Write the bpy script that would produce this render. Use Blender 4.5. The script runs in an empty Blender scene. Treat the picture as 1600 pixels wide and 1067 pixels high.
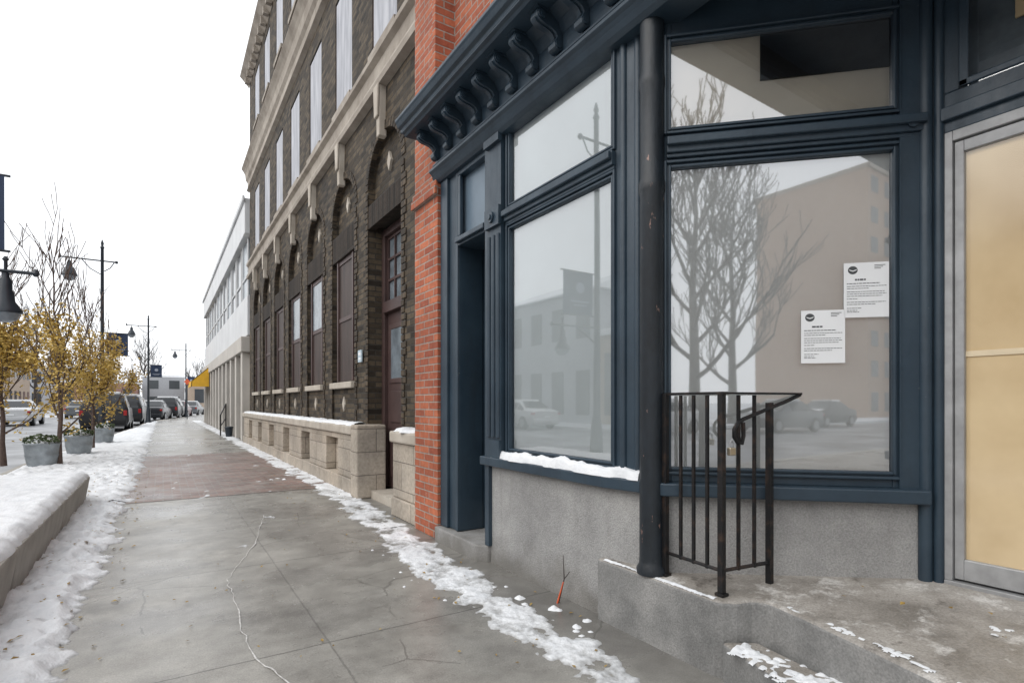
import bpy, bmesh, math, random
from mathutils import Vector, Matrix, noise
random.seed(7)
R = math.radians
scene = bpy.context.scene
C = scene.collection
TH = R(32.67); SN = math.sin(TH); CS = math.cos(TH); F = 850.0; HZ = 629.0; CH = 1.2

def N(x, y=0.0, z=0.0): return noise.noise(Vector((x, y, z)))

# ---------------------------------------------------------------- mesh builder
class MB:
    def __init__(s): s.v = []; s.f = []
    def add(s, vs, fs):
        o = len(s.v); s.v += [tuple(p) for p in vs]; s.f += [tuple(i + o for i in f) for f in fs]; return s
    def box(s, x0, x1, y0, y1, z0, z1):
        return s.add([(x0,y0,z0),(x1,y0,z0),(x1,y1,z0),(x0,y1,z0),(x0,y0,z1),(x1,y0,z1),(x1,y1,z1),(x0,y1,z1)],
                     [(0,3,2,1),(4,5,6,7),(0,1,5,4),(1,2,6,5),(2,3,7,6),(3,0,4,7)])
    def prism(s, poly, z0, z1, zf=None):
        n = len(poly)
        vs = [(x, y, z0) for x, y in poly] + [(x, y, zf(x, y) if zf else z1) for x, y in poly]
        return s.add(vs, [tuple(range(n))[::-1], tuple(range(n, 2*n))] + [(i, (i+1) % n, (i+1) % n + n, i + n) for i in range(n)])
    def obox(s, p, q, o0, o1, z0, z1):
        d = (Vector(q) - Vector(p)).normalized(); n = Vector((d.y, -d.x))
        P, Q = Vector(p), Vector(q)
        return s.prism([tuple(P + n*o0), tuple(Q + n*o0), tuple(Q + n*o1), tuple(P + n*o1)], z0, z1)
    def ext_y(s, pts, y0, y1):
        n = len(pts)
        vs = [(x, y0, z) for x, z in pts] + [(x, y1, z) for x, z in pts]
        return s.add(vs, [tuple(range(n)), tuple(range(n, 2*n))[::-1]] + [(i, i + n, (i+1) % n + n, (i+1) % n) for i in range(n)])
    def ext_x(s, pts, x0, x1):
        n = len(pts)
        vs = [(x0, y, z) for y, z in pts] + [(x1, y, z) for y, z in pts]
        return s.add(vs, [tuple(range(n)), tuple(range(n, 2*n))[::-1]] + [(i, i + n, (i+1) % n + n, (i+1) % n) for i in range(n)])
    def tube(s, pts, rads, n=8):
        if not isinstance(rads, (list, tuple)): rads = [rads]*len(pts)
        pts = [Vector(p) for p in pts]; vs = []; fs = []
        for i, p in enumerate(pts):
            d = (pts[min(i+1, len(pts)-1)] - pts[max(i-1, 0)]).normalized()
            a = d.orthogonal().normalized() if i == 0 else (pa - d*pa.dot(d)).normalized()
            pa = a; b = d.cross(a)
            for k in range(n):
                t = 2*math.pi*k/n; vs.append(p + (a*math.cos(t) + b*math.sin(t))*rads[i])
        for i in range(len(pts)-1):
            for k in range(n): fs.append((i*n+k, i*n+(k+1) % n, (i+1)*n+(k+1) % n, (i+1)*n+k))
        fs.append(tuple(range(n))[::-1]); fs.append(tuple(range((len(pts)-1)*n, len(pts)*n)))
        return s.add(vs, fs)
    def lathe(s, prof, cx=0, cy=0, n=24):
        vs = []; fs = []
        for r, z in prof:
            for k in range(n):
                t = 2*math.pi*k/n; vs.append((cx + r*math.cos(t), cy + r*math.sin(t), z))
        for i in range(len(prof)-1):
            for k in range(n): fs.append((i*n+k, i*n+(k+1) % n, (i+1)*n+(k+1) % n, (i+1)*n+k))
        fs.append(tuple(range(n))[::-1]); fs.append(tuple(range((len(prof)-1)*n, len(prof)*n)))
        return s.add(vs, fs)
    def wheel(s, cx, cy, cz, r, w, n=20, prof=None):
        prof = prof or [(r*.9, -w/2), (r, -w/2+.03), (r, w/2-.03), (r*.9, w/2)]
        vs = []; fs = []
        for rr, xx in prof:
            for k in range(n):
                t = 2*math.pi*k/n; vs.append((cx + xx, cy + rr*math.cos(t), cz + rr*math.sin(t)))
        for i in range(len(prof)-1):
            for k in range(n): fs.append((i*n+k, i*n+(k+1) % n, (i+1)*n+(k+1) % n, (i+1)*n+k))
        fs.append(tuple(range(n))[::-1]); fs.append(tuple(range((len(prof)-1)*n, len(prof)*n)))
        return s.add(vs, fs)

def obj(name, mb, m, parent=None, smooth=False, bevel=0, normals=True, segs=2):
    me = bpy.data.meshes.new(name); me.from_pydata(mb.v, [], mb.f)
    if normals:
        b = bmesh.new(); b.from_mesh(me); bmesh.ops.recalc_face_normals(b, faces=b.faces); b.to_mesh(me); b.free()
    if smooth:
        me.polygons.foreach_set('use_smooth', [True]*len(me.polygons)); me.set_sharp_from_angle(angle=R(40))
    me.materials.append(m)
    o = bpy.data.objects.new(name, me); C.objects.link(o)
    if parent:
        o.parent = parent
        if parent.type == 'EMPTY': o.matrix_parent_inverse = Matrix.Translation(-parent.location)
    if bevel:
        md = o.modifiers.new('bevel', 'BEVEL'); md.width = bevel; md.segments = segs; md.limit_method = 'ANGLE'
    return o
def tag(o, label=None, cat=None, group=None, kind=None):
    for k, v in (('label', label), ('category', cat), ('group', group), ('kind', kind)):
        if v: o[k] = v
    return o
def empty(name, loc, label, cat, group=None):
    o = bpy.data.objects.new(name, None); C.objects.link(o); o.location = loc
    return tag(o, label, cat, group)
def struct(name, mb, m, kind='structure', **k):
    return tag(obj(name, mb, m, **k), kind=kind)
def dup(root, loc, rz=0, label=None, swap=None):
    def cp(o, par):
        c = o.copy(); C.objects.link(c)
        if par: c.parent = par
        for ch in list(o.children): cp(ch, c)
        return c
    r = cp(root, None); r.location = loc; r.rotation_euler = (0, 0, rz)
    if label: r['label'] = label
    return r

# ---------------------------------------------------------------- materials
def nodes(name):
    m = bpy.data.materials.new(name); m.use_nodes = True; nt = m.node_tree; nt.nodes.clear()
    out = nt.nodes.new('ShaderNodeOutputMaterial'); b = nt.nodes.new('ShaderNodeBsdfPrincipled')
    nt.links.new(b.outputs[0], out.inputs[0]); return m, nt, b, out
def noi(nt, vec, scale, detail=4, rough=.6):
    n = nt.nodes.new('ShaderNodeTexNoise'); n.inputs['Scale'].default_value = scale; n.inputs['Detail'].default_value = detail
    n.inputs['Roughness'].default_value = rough; nt.links.new(vec, n.inputs['Vector']); return n.outputs['Fac']
def ramp(nt, fac, stops):
    r = nt.nodes.new('ShaderNodeValToRGB'); e = r.color_ramp.elements
    while len(e) < len(stops): e.new(.5)
    for i, (p, c) in enumerate(stops): e[i].position = p; e[i].color = (*c, 1) if len(c) == 3 else c
    nt.links.new(fac, r.inputs[0]); return r.outputs[0]
def mix(nt, fac, a, b, mode='MIX'):
    n = nt.nodes.new('ShaderNodeMix'); n.data_type = 'RGBA'; n.blend_type = mode
    for i, s in ((0, fac), (6, a), (7, b)):
        if isinstance(s, (int, float)): n.inputs[i].default_value = s
        elif isinstance(s, tuple): n.inputs[i].default_value = (*s, 1)
        else: nt.links.new(s, n.inputs[i])
    return n.outputs[2]
def mth(nt, op, a, b=None):
    n = nt.nodes.new('ShaderNodeMath'); n.operation = op
    for i, s in ((0, a), (1, b)):
        if s is None: continue
        if isinstance(s, (int, float)): n.inputs[i].default_value = s
        else: nt.links.new(s, n.inputs[i])
    return n.outputs[0]
def bump(nt, b, h, st, dist=.01, prev=None):
    n = nt.nodes.new('ShaderNodeBump'); n.inputs['Strength'].default_value = st; n.inputs['Distance'].default_value = dist
    nt.links.new(h, n.inputs['Height'])
    if prev: nt.links.new(prev, n.inputs['Normal'])
    nt.links.new(n.outputs[0], b.inputs['Normal']); return n.outputs[0]
def tc(nt): return nt.nodes.new('ShaderNodeTexCoord').outputs['Object']
def scl(nt, v, s):
    n = nt.nodes.new('ShaderNodeMapping'); n.inputs['Scale'].default_value = s; nt.links.new(v, n.inputs[0]); return n.outputs[0]
def mat(name, col, rough=.6, metal=0, var=.2, scale=5, bst=.2, bsc=80, col2=None, stretch=None, lo=.35, hi=.7, bd=.004):
    m, nt, b, _ = nodes(name); v = tc(nt)
    if stretch: v = scl(nt, v, stretch)
    c2 = col2 or tuple(min(1, c*(1+var)) for c in col); c1 = col if col2 else tuple(c*(1-var) for c in col)
    nt.links.new(ramp(nt, noi(nt, v, scale, 6), [(lo, c1), (hi, c2)]), b.inputs['Base Color'])
    b.inputs['Roughness'].default_value = rough; b.inputs['Metallic'].default_value = metal
    if bst: bump(nt, b, noi(nt, v, bsc, 3), bst, bd)
    return m
def brick(name, c1, c2, mortar, bw=.21, bh=.073, ms=.009, rough=.8, bst=.8, stain=.4, bdist=.012, spec=.3, c3=None):
    m, nt, b, _ = nodes(name); v = tc(nt)
    sp = nt.nodes.new('ShaderNodeSeparateXYZ'); nt.links.new(v, sp.inputs[0])
    cb = nt.nodes.new('ShaderNodeCombineXYZ'); nt.links.new(mth(nt, 'ADD', sp.outputs[0], sp.outputs[1]), cb.inputs[0]); nt.links.new(sp.outputs[2], cb.inputs[1])
    t = nt.nodes.new('ShaderNodeTexBrick'); nt.links.new(cb.outputs[0], t.inputs['Vector'])
    t.inputs['Scale'].default_value = 1; t.inputs['Brick Width'].default_value = bw; t.inputs['Row Height'].default_value = bh
    t.inputs['Mortar Size'].default_value = ms; t.inputs['Mortar Smooth'].default_value = .3; t.inputs['Bias'].default_value = -.1
    t.inputs['Color1'].default_value = (*c1, 1); t.inputs['Color2'].default_value = (*c2, 1); t.inputs['Mortar'].default_value = (*mortar, 1)
    n1 = noi(nt, v, 1.6, 6); n2 = noi(nt, v, 26, 4)
    c = mix(nt, stain, t.outputs['Color'], ramp(nt, n1, [(.3, (.35, .35, .36)), (.7, (1.25, 1.2, 1.15))]), 'MULTIPLY')
    c = mix(nt, .5, c, ramp(nt, n2, [(.3, (.6, .6, .6)), (.7, (1.3, 1.3, 1.3))]), 'MULTIPLY')
    if c3:
        n4 = noi(nt, v, 7, 7, .75); c = mix(nt, ramp(nt, n4, [(.60, (0, 0, 0)), (.70, (.6, .6, .6))]), c, c3)
    nt.links.new(c, b.inputs['Base Color']); b.inputs['Roughness'].default_value = rough; b.inputs['Specular IOR Level'].default_value = spec
    h = mth(nt, 'SUBTRACT', mth(nt, 'MULTIPLY', n2, .5), t.outputs['Fac'])
    bump(nt, b, h, bst, bdist); return m

M = {}
def navy_mat():
    m, nt, b, _ = nodes('navy_paint'); v = tc(nt)
    c = ramp(nt, noi(nt, v, 3, 6), [(.35, (.021, .038, .057)), (.7, (.035, .059, .082))])
    w = noi(nt, v, 11, 9, .78)
    c = mix(nt, ramp(nt, w, [(.685, (0, 0, 0)), (.70, (.8, .8, .8))]), c, (.20, .20, .19))
    g = noi(nt, scl(nt, v, (1, 1, .25)), 7, 6, .7)
    c = mix(nt, ramp(nt, g, [(.5, (0, 0, 0)), (.75, (.35, .35, .35))]), c, (.014, .018, .022))
    nt.links.new(c, b.inputs['Base Color']); nt.links.new(ramp(nt, g, [(.3, (.3, .3, .3)), (.7, (.55, .55, .55))]), b.inputs['Roughness'])
    bump(nt, b, noi(nt, v, 40, 4), .35, .004); return m
M['navy'] = navy_mat()
M['navy_light'] = mat('slate_paint', (.13, .18, .23), .35, var=.1, bst=.05)
M['navy_dark'] = mat('dark_navy', (.014, .027, .042), .5, var=.2)
def iron_mat():
    m, nt, b, _ = nodes('column_paint'); v = tc(nt)
    n = noi(nt, scl(nt, v, (1, 1, .5)), 9, 8, .7); n3 = noi(nt, scl(nt, v, (1, 1, .35)), 16, 6, .7)
    c = ramp(nt, n, [(.35, (.006, .009, .012)), (.6, (.013, .019, .026))])
    c = mix(nt, ramp(nt, n3, [(.655, (0, 0, 0)), (.675, (1, 1, 1))]), c, (.28, .17, .14))
    nt.links.new(c, b.inputs['Base Color']); b.inputs['Roughness'].default_value = .42
    bump(nt, b, n, .6, .01); return m
M['iron'] = iron_mat()
M['blackiron'] = mat('black_iron', (.008, .008, .009), .5, metal=.2, var=.3, bst=.3, bsc=90, col2=(.055, .032, .022), scale=20, lo=.50, hi=.74)
def stucco_mat():
    m, nt, b, _ = nodes('stucco'); v = tc(nt)
    sp = nt.nodes.new('ShaderNodeSeparateXYZ'); nt.links.new(v, sp.inputs[0])
    n = noi(nt, v, 2.2, 7, .65); f = noi(nt, v, 130, 2)
    c = ramp(nt, n, [(.3, (.245, .243, .240)), (.55, (.35, .347, .34)), (.75, (.44, .433, .42))])
    c = mix(nt, .35, c, ramp(nt, f, [(.35, (.5, .5, .5)), (.65, (1.35, 1.35, 1.35))]), 'MULTIPLY')
    dirt = mth(nt, 'SUBTRACT', mth(nt, 'MULTIPLY', noi(nt, v, 5, 5), .45), sp.outputs[2])
    c = mix(nt, ramp(nt, dirt, [(0, (0, 0, 0)), (.2, (.65, .65, .65))]), c, (.14, .13, .112))
    sk = noi(nt, scl(nt, v, (5, 5, .5)), 2.2, 6, .7)
    c = mix(nt, ramp(nt, sk, [(.55, (0, 0, 0)), (.75, (.35, .35, .35))]), c, (.17, .165, .155))
    nt.links.new(c, b.inputs['Base Color']); b.inputs['Roughness'].default_value = .85
    bump(nt, b, f, .8, .007); return m
M['stucco'] = stucco_mat()
def step_mat():
    m, nt, b, _ = nodes('step_concrete'); v = tc(nt)
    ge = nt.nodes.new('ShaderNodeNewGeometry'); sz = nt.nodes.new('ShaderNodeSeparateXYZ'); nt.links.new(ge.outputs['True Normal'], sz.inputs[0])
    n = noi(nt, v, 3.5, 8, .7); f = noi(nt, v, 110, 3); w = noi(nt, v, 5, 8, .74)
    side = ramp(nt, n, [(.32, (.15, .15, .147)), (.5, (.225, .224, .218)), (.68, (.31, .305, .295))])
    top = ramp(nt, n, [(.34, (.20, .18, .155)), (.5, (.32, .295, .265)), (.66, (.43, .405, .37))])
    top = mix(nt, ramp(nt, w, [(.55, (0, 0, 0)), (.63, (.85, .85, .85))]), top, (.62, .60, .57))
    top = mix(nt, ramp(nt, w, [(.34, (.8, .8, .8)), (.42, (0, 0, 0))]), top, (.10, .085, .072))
    c = mix(nt, ramp(nt, sz.outputs[2], [(.3, (0, 0, 0)), (.8, (1, 1, 1))]), side, top)  # risers coloured darker as painted shade, tops lighter in warm worn tones
    c = mix(nt, .4, c, ramp(nt, f, [(.35, (.5, .5, .5)), (.65, (1.3, 1.3, 1.3))]), 'MULTIPLY')
    nt.links.new(c, b.inputs['Base Color']); nt.links.new(ramp(nt, n, [(.4, (.3, .3, .3)), (.6, (.75, .75, .75))]), b.inputs['Roughness'])
    bump(nt, b, f, .5, .006); return m
M['step'] = step_mat()
def walk_mat():
    m, nt, b, _ = nodes('wet_concrete'); v = tc(nt)
    sp = nt.nodes.new('ShaderNodeSeparateXYZ'); nt.links.new(v, sp.inputs[0])
    big = noi(nt, v, .6, 7, .62); med = noi(nt, v, 3.2, 8, .7); fine = noi(nt, v, 130, 3); st = noi(nt, v, 1.7, 8, .75)
    c = ramp(nt, med, [(.3, (.205, .195, .18)), (.5, (.30, .29, .268)), (.7, (.40, .388, .36))])
    c = mix(nt, .65, c, ramp(nt, big, [(.34, (.58, .58, .585)), (.6, (1.18, 1.17, 1.14))]), 'MULTIPLY')
    c = mix(nt, ramp(nt, st, [(.54, (0, 0, 0)), (.62, (.5, .5, .5))]), c, (.145, .138, .128))
    c = mix(nt, .45, c, ramp(nt, fine, [(.35, (.6, .6, .6)), (.65, (1.35, 1.35, 1.35))]), 'MULTIPLY')
    wm = mth(nt, 'ADD', sp.outputs[0], mth(nt, 'MULTIPLY', noi(nt, v, 4, 5), .5))
    c = mix(nt, ramp(nt, mth(nt, 'SUBTRACT', wm, 1.85), [(0, (0, 0, 0)), (.25, (.5, .5, .5))]), c, (.10, .095, .088))
    wob = mth(nt, 'MULTIPLY', mth(nt, 'SUBTRACT', noi(nt, v, 8, 3), .5), .014)
    def joint(ax, per, off):
        t = mth(nt, 'ADD', mth(nt, 'ADD', sp.outputs[ax], off), wob)
        t = mth(nt, 'ABSOLUTE', mth(nt, 'SUBTRACT', mth(nt, 'FRACT', mth(nt, 'DIVIDE', t, per)), .5))
        return mth(nt, 'GREATER_THAN', t, .5 - .005/per)
    j = mth(nt, 'MAXIMUM', joint(1, 1.62, .45), mth(nt, 'MULTIPLY', joint(0, 1.75, 1.05), .6))
    vo = nt.nodes.new('ShaderNodeTexVoronoi'); vo.feature = 'DISTANCE_TO_EDGE'; vo.inputs['Scale'].default_value = .8
    nm = nt.nodes.new('ShaderNodeMix'); nm.data_type = 'VECTOR'; nm.inputs[0].default_value = .12
    nc = nt.nodes.new('ShaderNodeTexNoise'); nc.inputs['Scale'].default_value = 3; nc.inputs['Detail'].default_value = 5; nt.links.new(v, nc.inputs['Vector'])
    nt.links.new(v, nm.inputs[4]); nt.links.new(nc.outputs['Color'], nm.inputs[5]); nt.links.new(nm.outputs[1], vo.inputs['Vector'])
    hair = mth(nt, 'MULTIPLY', mth(nt, 'LESS_THAN', vo.outputs['Distance'], .0035), mth(nt, 'GREATER_THAN', noi(nt, v, .9, 2), .50))
    c = mix(nt, mth(nt, 'MULTIPLY', hair, .45), c, (.07, .066, .06))
    c = mix(nt, mth(nt, 'MULTIPLY', j, .6), c, (.05, .048, .045))
    nt.links.new(c, b.inputs['Base Color'])
    nt.links.new(ramp(nt, big, [(.36, (.16, .16, .16)), (.6, (.42, .42, .42))]), b.inputs['Roughness'])
    h = mth(nt, 'SUBTRACT', mth(nt, 'MULTIPLY', fine, .4), j); bump(nt, b, h, .3, .004); return m
M['walk'] = walk_mat()
M['crack'] = mat('salt_crack', (.60, .59, .57), .8, var=.3, scale=30)
M['asphalt'] = mat('slushy_asphalt', (.10, .10, .105), .4, scale=.6, col2=(.42, .43, .45), lo=.35, hi=.75)
M['gravel'] = mat('snowy_ground', (.45, .46, .48), .9, scale=.2, col2=(.62, .64, .67))
def snow_mat(name='snow', thin=True):
    m, nt, b, _ = nodes(name); v = tc(nt)
    n = noi(nt, v, 7, 6, .7); f = noi(nt, v, 60, 4)
    c = ramp(nt, n, [(.25, (.64, .66, .69)), (.5, (.77, .785, .805)), (.75, (.82, .83, .845))])
    if thin:
        sp = nt.nodes.new('ShaderNodeSeparateXYZ'); nt.links.new(v, sp.inputs[0])
        z = mth(nt, 'ADD', sp.outputs[2], mth(nt, 'MULTIPLY', mth(nt, 'SUBTRACT', noi(nt, v, 40, 4), .5), .02))
        c = mix(nt, ramp(nt, z, [(.0, (.9, .9, .9)), (.012, (0, 0, 0))]), c, (.34, .34, .335))
    nt.links.new(c, b.inputs['Base Color']); b.inputs['Roughness'].default_value = .6
    bump(nt, b, f, .5, .012); return m
M['snow'] = snow_mat('deep_snow', False); M['slush'] = snow_mat('slushy_snow', True)
M['redbrick'] = brick('red_brick', (.50, .160, .082), (.30, .080, .047), (.37, .31, .27), bw=.205, bh=.067, ms=.007, bst=.9, stain=.4, c3=(.46, .30, .23))
M['darkbrick'] = brick('dark_brick', (.118, .092, .063), (.018, .015, .013), (.055, .050, .043), bw=.205, bh=.070, ms=.008, rough=.72, bst=.7, stain=.25, bdist=.012, spec=.2)
M['soldier'] = brick('lintel_brick', (.050, .038, .030), (.018, .015, .012), (.05, .045, .04), bw=.078, bh=.34, ms=.009, rough=.75, spec=.15)
M['quoin'] = brick('quoin_brick', (.11, .085, .06), (.032, .026, .021), (.05, .045, .038), bw=.11, bh=.078, ms=.007, rough=.7, spec=.2)
def paver_mat():
    m, nt, b, _ = nodes('brick_pavers'); v = tc(nt)
    t = nt.nodes.new('ShaderNodeTexBrick'); nt.links.new(v, t.inputs['Vector'])
    t.inputs['Scale'].default_value = 1; t.inputs['Brick Width'].default_value = .2; t.inputs['Row Height'].default_value = .1; t.inputs['Mortar Size'].default_value = .008
    t.inputs['Color1'].default_value = (.26, .165, .14, 1); t.inputs['Color2'].default_value = (.15, .10, .09, 1); t.inputs['Mortar'].default_value = (.23, .215, .20, 1)
    n = noi(nt, v, 1.0, 8, .72)
    c = mix(nt, .8, t.outputs['Color'], ramp(nt, n, [(.32, (.6, .6, .6)), (.66, (1.4, 1.38, 1.35))]), 'MULTIPLY')
    c = mix(nt, ramp(nt, noi(nt, v, 2.3, 7, .7), [(.48, (0, 0, 0)), (.66, (.7, .7, .7))]), c, (.31, .285, .26))
    nt.links.new(c, b.inputs['Base Color']); nt.links.new(ramp(nt, n, [(.3, (.2, .2, .2)), (.6, (.55, .55, .55))]), b.inputs['Roughness'])
    bump(nt, b, t.outputs['Fac'], .4, -.006); return m
M['pavers'] = paver_mat()
M['lime'] = mat('limestone', (.37, .325, .27), .8, scale=3.5, bst=.4, bsc=45, col2=(.51, .465, .40), lo=.3, hi=.65)
M['limeblock'] = brick('limestone_blocks', (.48, .43, .365), (.40, .35, .29), (.21, .185, .16), bw=.62, bh=.29, ms=.006, stain=.5, bst=.5, bdist=.008)
M['limetrim'] = mat('limestone_trim', (.25, .215, .178), .8, scale=2.5, bst=.3, bsc=45, col2=(.42, .375, .32))
M['board'] = mat('grey_board', (.30, .31, .345), .7, scale=1.4, bst=.3, bsc=12, col2=(.54, .55, .585), stretch=(6, 6, .8), bd=.01)
M['brown'] = mat('brown_board', (.034, .024, .021), .6, scale=3, bst=.2, stretch=(1, 3, .5), col2=(.072, .048, .041))
M['browndoor'] = mat('brown_paint', (.052, .030, .028), .5, scale=3, bst=.1, col2=(.085, .05, .045))
M['white'] = mat('white_panel', (.60, .61, .62), .6, var=.08, scale=1, bst=.05)
M['offwhite'] = mat('cream_panel', (.48, .45, .41), .7, var=.1, scale=1, bst=.05)
M['darkglass'] = mat('dark_glass', (.05, .058, .065), .12, var=.1, scale=1, bst=0)
M['frostglass'] = mat('frosted_glass', (.17, .20, .225), .2, var=.35, scale=4, bst=.1)
M['yellow'] = mat('yellow_canvas', (.75, .42, .03), .7, var=.1)
M['alu'] = mat('aluminium', (.36, .365, .37), .5, metal=.3, var=.18, scale=9, bst=.1, bsc=60)
M['film'] = mat('window_backing', (.70, .745, .75), .8, scale=.8, var=.07, bst=.0)
M['film2'] = mat('window_paper', (.76, .775, .765), .8, scale=1.0, bst=0, col2=(.88, .885, .865))
M['beige'] = mat('lit_ceiling_tone', (.76, .71, .62), .8, scale=1.5, var=.10, bst=0)  # tone of a lit ceiling, painted on the transom backing sheet
M['black'] = mat('black_panel', (.004, .005, .008), .6, var=.2, bst=0)
M['kraft'] = mat('kraft_paper', (.56, .40, .215), .8, scale=.9, col2=(.86, .68, .43), bst=.1, bsc=20, lo=.32, hi=.66)
M['kraftband'] = mat('kraft_band', (.80, .67, .48), .8, var=.08, bst=0)
M['paper'] = mat('paper', (.80, .815, .83), .8, var=.02, bst=0)
M['ink'] = mat('ink', (.07, .075, .08), .8, var=.1, bst=0)
M['concrete'] = mat('planter_concrete', (.33, .31, .28), .85, scale=4, bst=.5, bsc=70, col2=(.47, .45, .41))
M['galv'] = mat('galvanised', (.30, .33, .35), .5, metal=.5, scale=6, var=.25, bst=.1)
M['bark'] = mat('bark', (.10, .068, .055), .85, var=.3, scale=20, bst=.5, bsc=30)
M['twig'] = mat('grey_bark', (.055, .046, .042), .85, var=.3, scale=20, bst=.3)
def leaf_mat(name, stops, tr=0):
    m, nt, b, _ = nodes(name); v = tc(nt)
    nt.links.new(ramp(nt, noi(nt, v, 9, 3), stops), b.inputs['Base Color']); b.inputs['Roughness'].default_value = .6
    return m
M['leaf'] = leaf_mat('yellow_leaves', [(.3, (.24, .17, .05)), (.48, (.58, .40, .09)), (.7, (.74, .54, .19))])
M['fallen'] = leaf_mat('fallen_leaves', [(.3, (.16, .10, .03)), (.55, (.34, .22, .05)), (.8, (.42, .32, .09))])
M['green'] = leaf_mat('evergreen', [(.3, (.03, .05, .02)), (.6, (.08, .11, .04)), (.8, (.6, .62, .6))])
M['pole'] = mat('pole_paint', (.016, .024, .034), .4, var=.2)
M['lampglass'] = mat('lamp_glass', (.20, .23, .26), .2, var=.1, bst=0)
M['banner'] = mat('banner_navy', (.012, .03, .075), .6, var=.15, bst=0)
M['bannermark'] = mat('banner_mark', (.30, .34, .42), .7, var=.1, bst=0)
M['orange'] = mat('orange_tape', (.70, .13, .05), .5, var=.15)
M['brass'] = mat('brass', (.55, .48, .36), .35, metal=.9, var=.1)
M['plate'] = mat('plate', (.45, .55, .62), .5, var=.05, bst=0)
M['tyre'] = mat('tyre', (.012, .012, .013), .8, var=.1)
M['rim'] = mat('rim', (.3, .31, .32), .4, metal=.6, var=.1)
M['tail'] = mat('tail_light', (.35, .01, .01), .3, var=.1, bst=0)
M['carglass'] = mat('car_glass', (.02, .024, .028), .08, var=.1, bst=0)
for k, c in (('dark', (.02, .022, .026)), ('white', (.55, .56, .57)), ('red', (.10, .012, .014)), ('grey', (.12, .13, .14)), ('blue', (.03, .05, .09))):
    M['car_' + k] = mat('car_' + k, c, .25, var=.06, bst=0)
def pane_mat(name, base, ior, rough=.015):
    m = bpy.data.materials.new(name); m.use_nodes = True; nt = m.node_tree; nt.nodes.clear()
    out = nt.nodes.new('ShaderNodeOutputMaterial'); t = nt.nodes.new('ShaderNodeBsdfTransparent'); g = nt.nodes.new('ShaderNodeBsdfGlossy')
    g.inputs['Roughness'].default_value = rough; g.inputs['Color'].default_value = (.97, .98, 1, 1); t.inputs[0].default_value = (.97, .98, .98, 1)
    fr = nt.nodes.new('ShaderNodeFresnel'); fr.inputs['IOR'].default_value = ior
    v = tc(nt); b = nt.nodes.new('ShaderNodeBump'); b.inputs['Strength'].default_value = .12; b.inputs['Distance'].default_value = .01
    nt.links.new(noi(nt, v, 1.1, 1), b.inputs['Height']); nt.links.new(b.outputs[0], g.inputs['Normal'])
    f = mth(nt, 'MINIMUM', mth(nt, 'ADD', fr.outputs[0], base), 1.0)
    ms = nt.nodes.new('ShaderNodeMixShader'); nt.links.new(f, ms.inputs[0]); nt.links.new(t.outputs[0], ms.inputs[1]); nt.links.new(g.outputs[0], ms.inputs[2])
    nt.links.new(ms.outputs[0], out.inputs[0]); return m
M['pane'] = pane_mat('window_glass', .17, 1.5, .022)
M['pane_splay'] = pane_mat('splayed_window_glass', .29, 1.5, .022)
M['pane2'] = pane_mat('door_glass', .03, 1.4, .12)

# ---------------------------------------------------------------- ground
def interp(tab, y):
    for (a, b), (c, d) in zip(tab, tab[1:]):
        if y <= c: return b + (d - b)*max(0, (y - a))/(c - a)
    return tab[-1][1]
KT = [(-60, -2.3), (14, -2.3), (21, -1.9), (33, -1.1), (38, -.95), (44, -.3), (53, 1.3), (61, 2.9), (90, 9)]
kerb = lambda y: interp(KT, y)
struct('ground', MB().add([(-900, -900, -.145), (900, -900, -.145), (900, 1500, -.145), (-900, 1500, -.145)], [(0, 1, 2, 3)]), M['gravel'])
rb = MB()
ys = [-60, 14, 21, 33, 38, 44, 53, 61, 90]
rv = [(kerb(y) + .02, y, -.135) for y in ys] + [(-13 + max(0, (y-44)*.2), y, -.135) for y in ys]
rb.add(rv, [(i, i+1, i+10, i+9) for i in range(8)])
struct('road', rb, M['asphalt'])
sw = MB().prism([(kerb(y), y) for y in ys] + [(16, 90), (9, 61), (6, 53), (4, 44), (4, -60)], -.15, 0)
struct('sidewalk', sw, M['walk'])
kb = MB().add([(kerb(y) - .005, y, z) for y in ys for z in (.004,)] + [(kerb(y) + .15, y, .004) for y in ys], [(i, i+1, i+10, i+9) for i in range(8)])
struct('kerb', kb, M['concrete'])
struct('far_sidewalk', MB().box(-17, -13, -60, 95, -.15, 0), M['gravel'])
struct('brick_paving', MB().add([(-2.1, 7.9, .004), (2.15, 7.9, .004), (2.15, 14.6, .004), (-2.1, 14.6, .004)], [(0, 1, 2, 3)]), M['pavers'])
def ribbon(pts, w, z=.005):
    mb = MB(); n = len(pts); vs = []
    for i, (x, y) in enumerate(pts):
        ww = w*(.4 + abs(N(x*7, y*7))*1.9)
        vs += [(x - ww, y, z), (x + ww, y + ww*.3, z)]
    return mb.add(vs, [(2*i, 2*i+1, 2*i+3, 2*i+2) for i in range(n-1)])
def gp(px, py, z=0.0):
    Z = F*(CH - z)/(py - HZ); u = (px-800)/F
    return (Z*(SN + CS*u), Z*(CS - SN*u))
def crackline(cc, w, sd):
    ck = [gp(*p) for p in cc]; pts = []
    for a, b in zip(ck, ck[1:]):
        for i in range(9):
            t = i/9; x = a[0] + (b[0]-a[0])*t; y = a[1] + (b[1]-a[1])*t
            pts.append((x + .022*N(x*9, y*9, sd) + .01*N(x*30, y*30, sd), y + .02*N(x*8, y*8, sd + 6)))
    struct('pavement_crack', ribbon(pts, w), M['crack'])
crackline(((412, 805), (398, 850), (375, 880), (355, 905), (366, 935), (378, 985), (398, 1030), (452, 1067), (520, 1130)), .0035, 3)
crackline(((355, 905), (420, 901), (520, 898), (640, 893)), .0010, 8)

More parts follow.
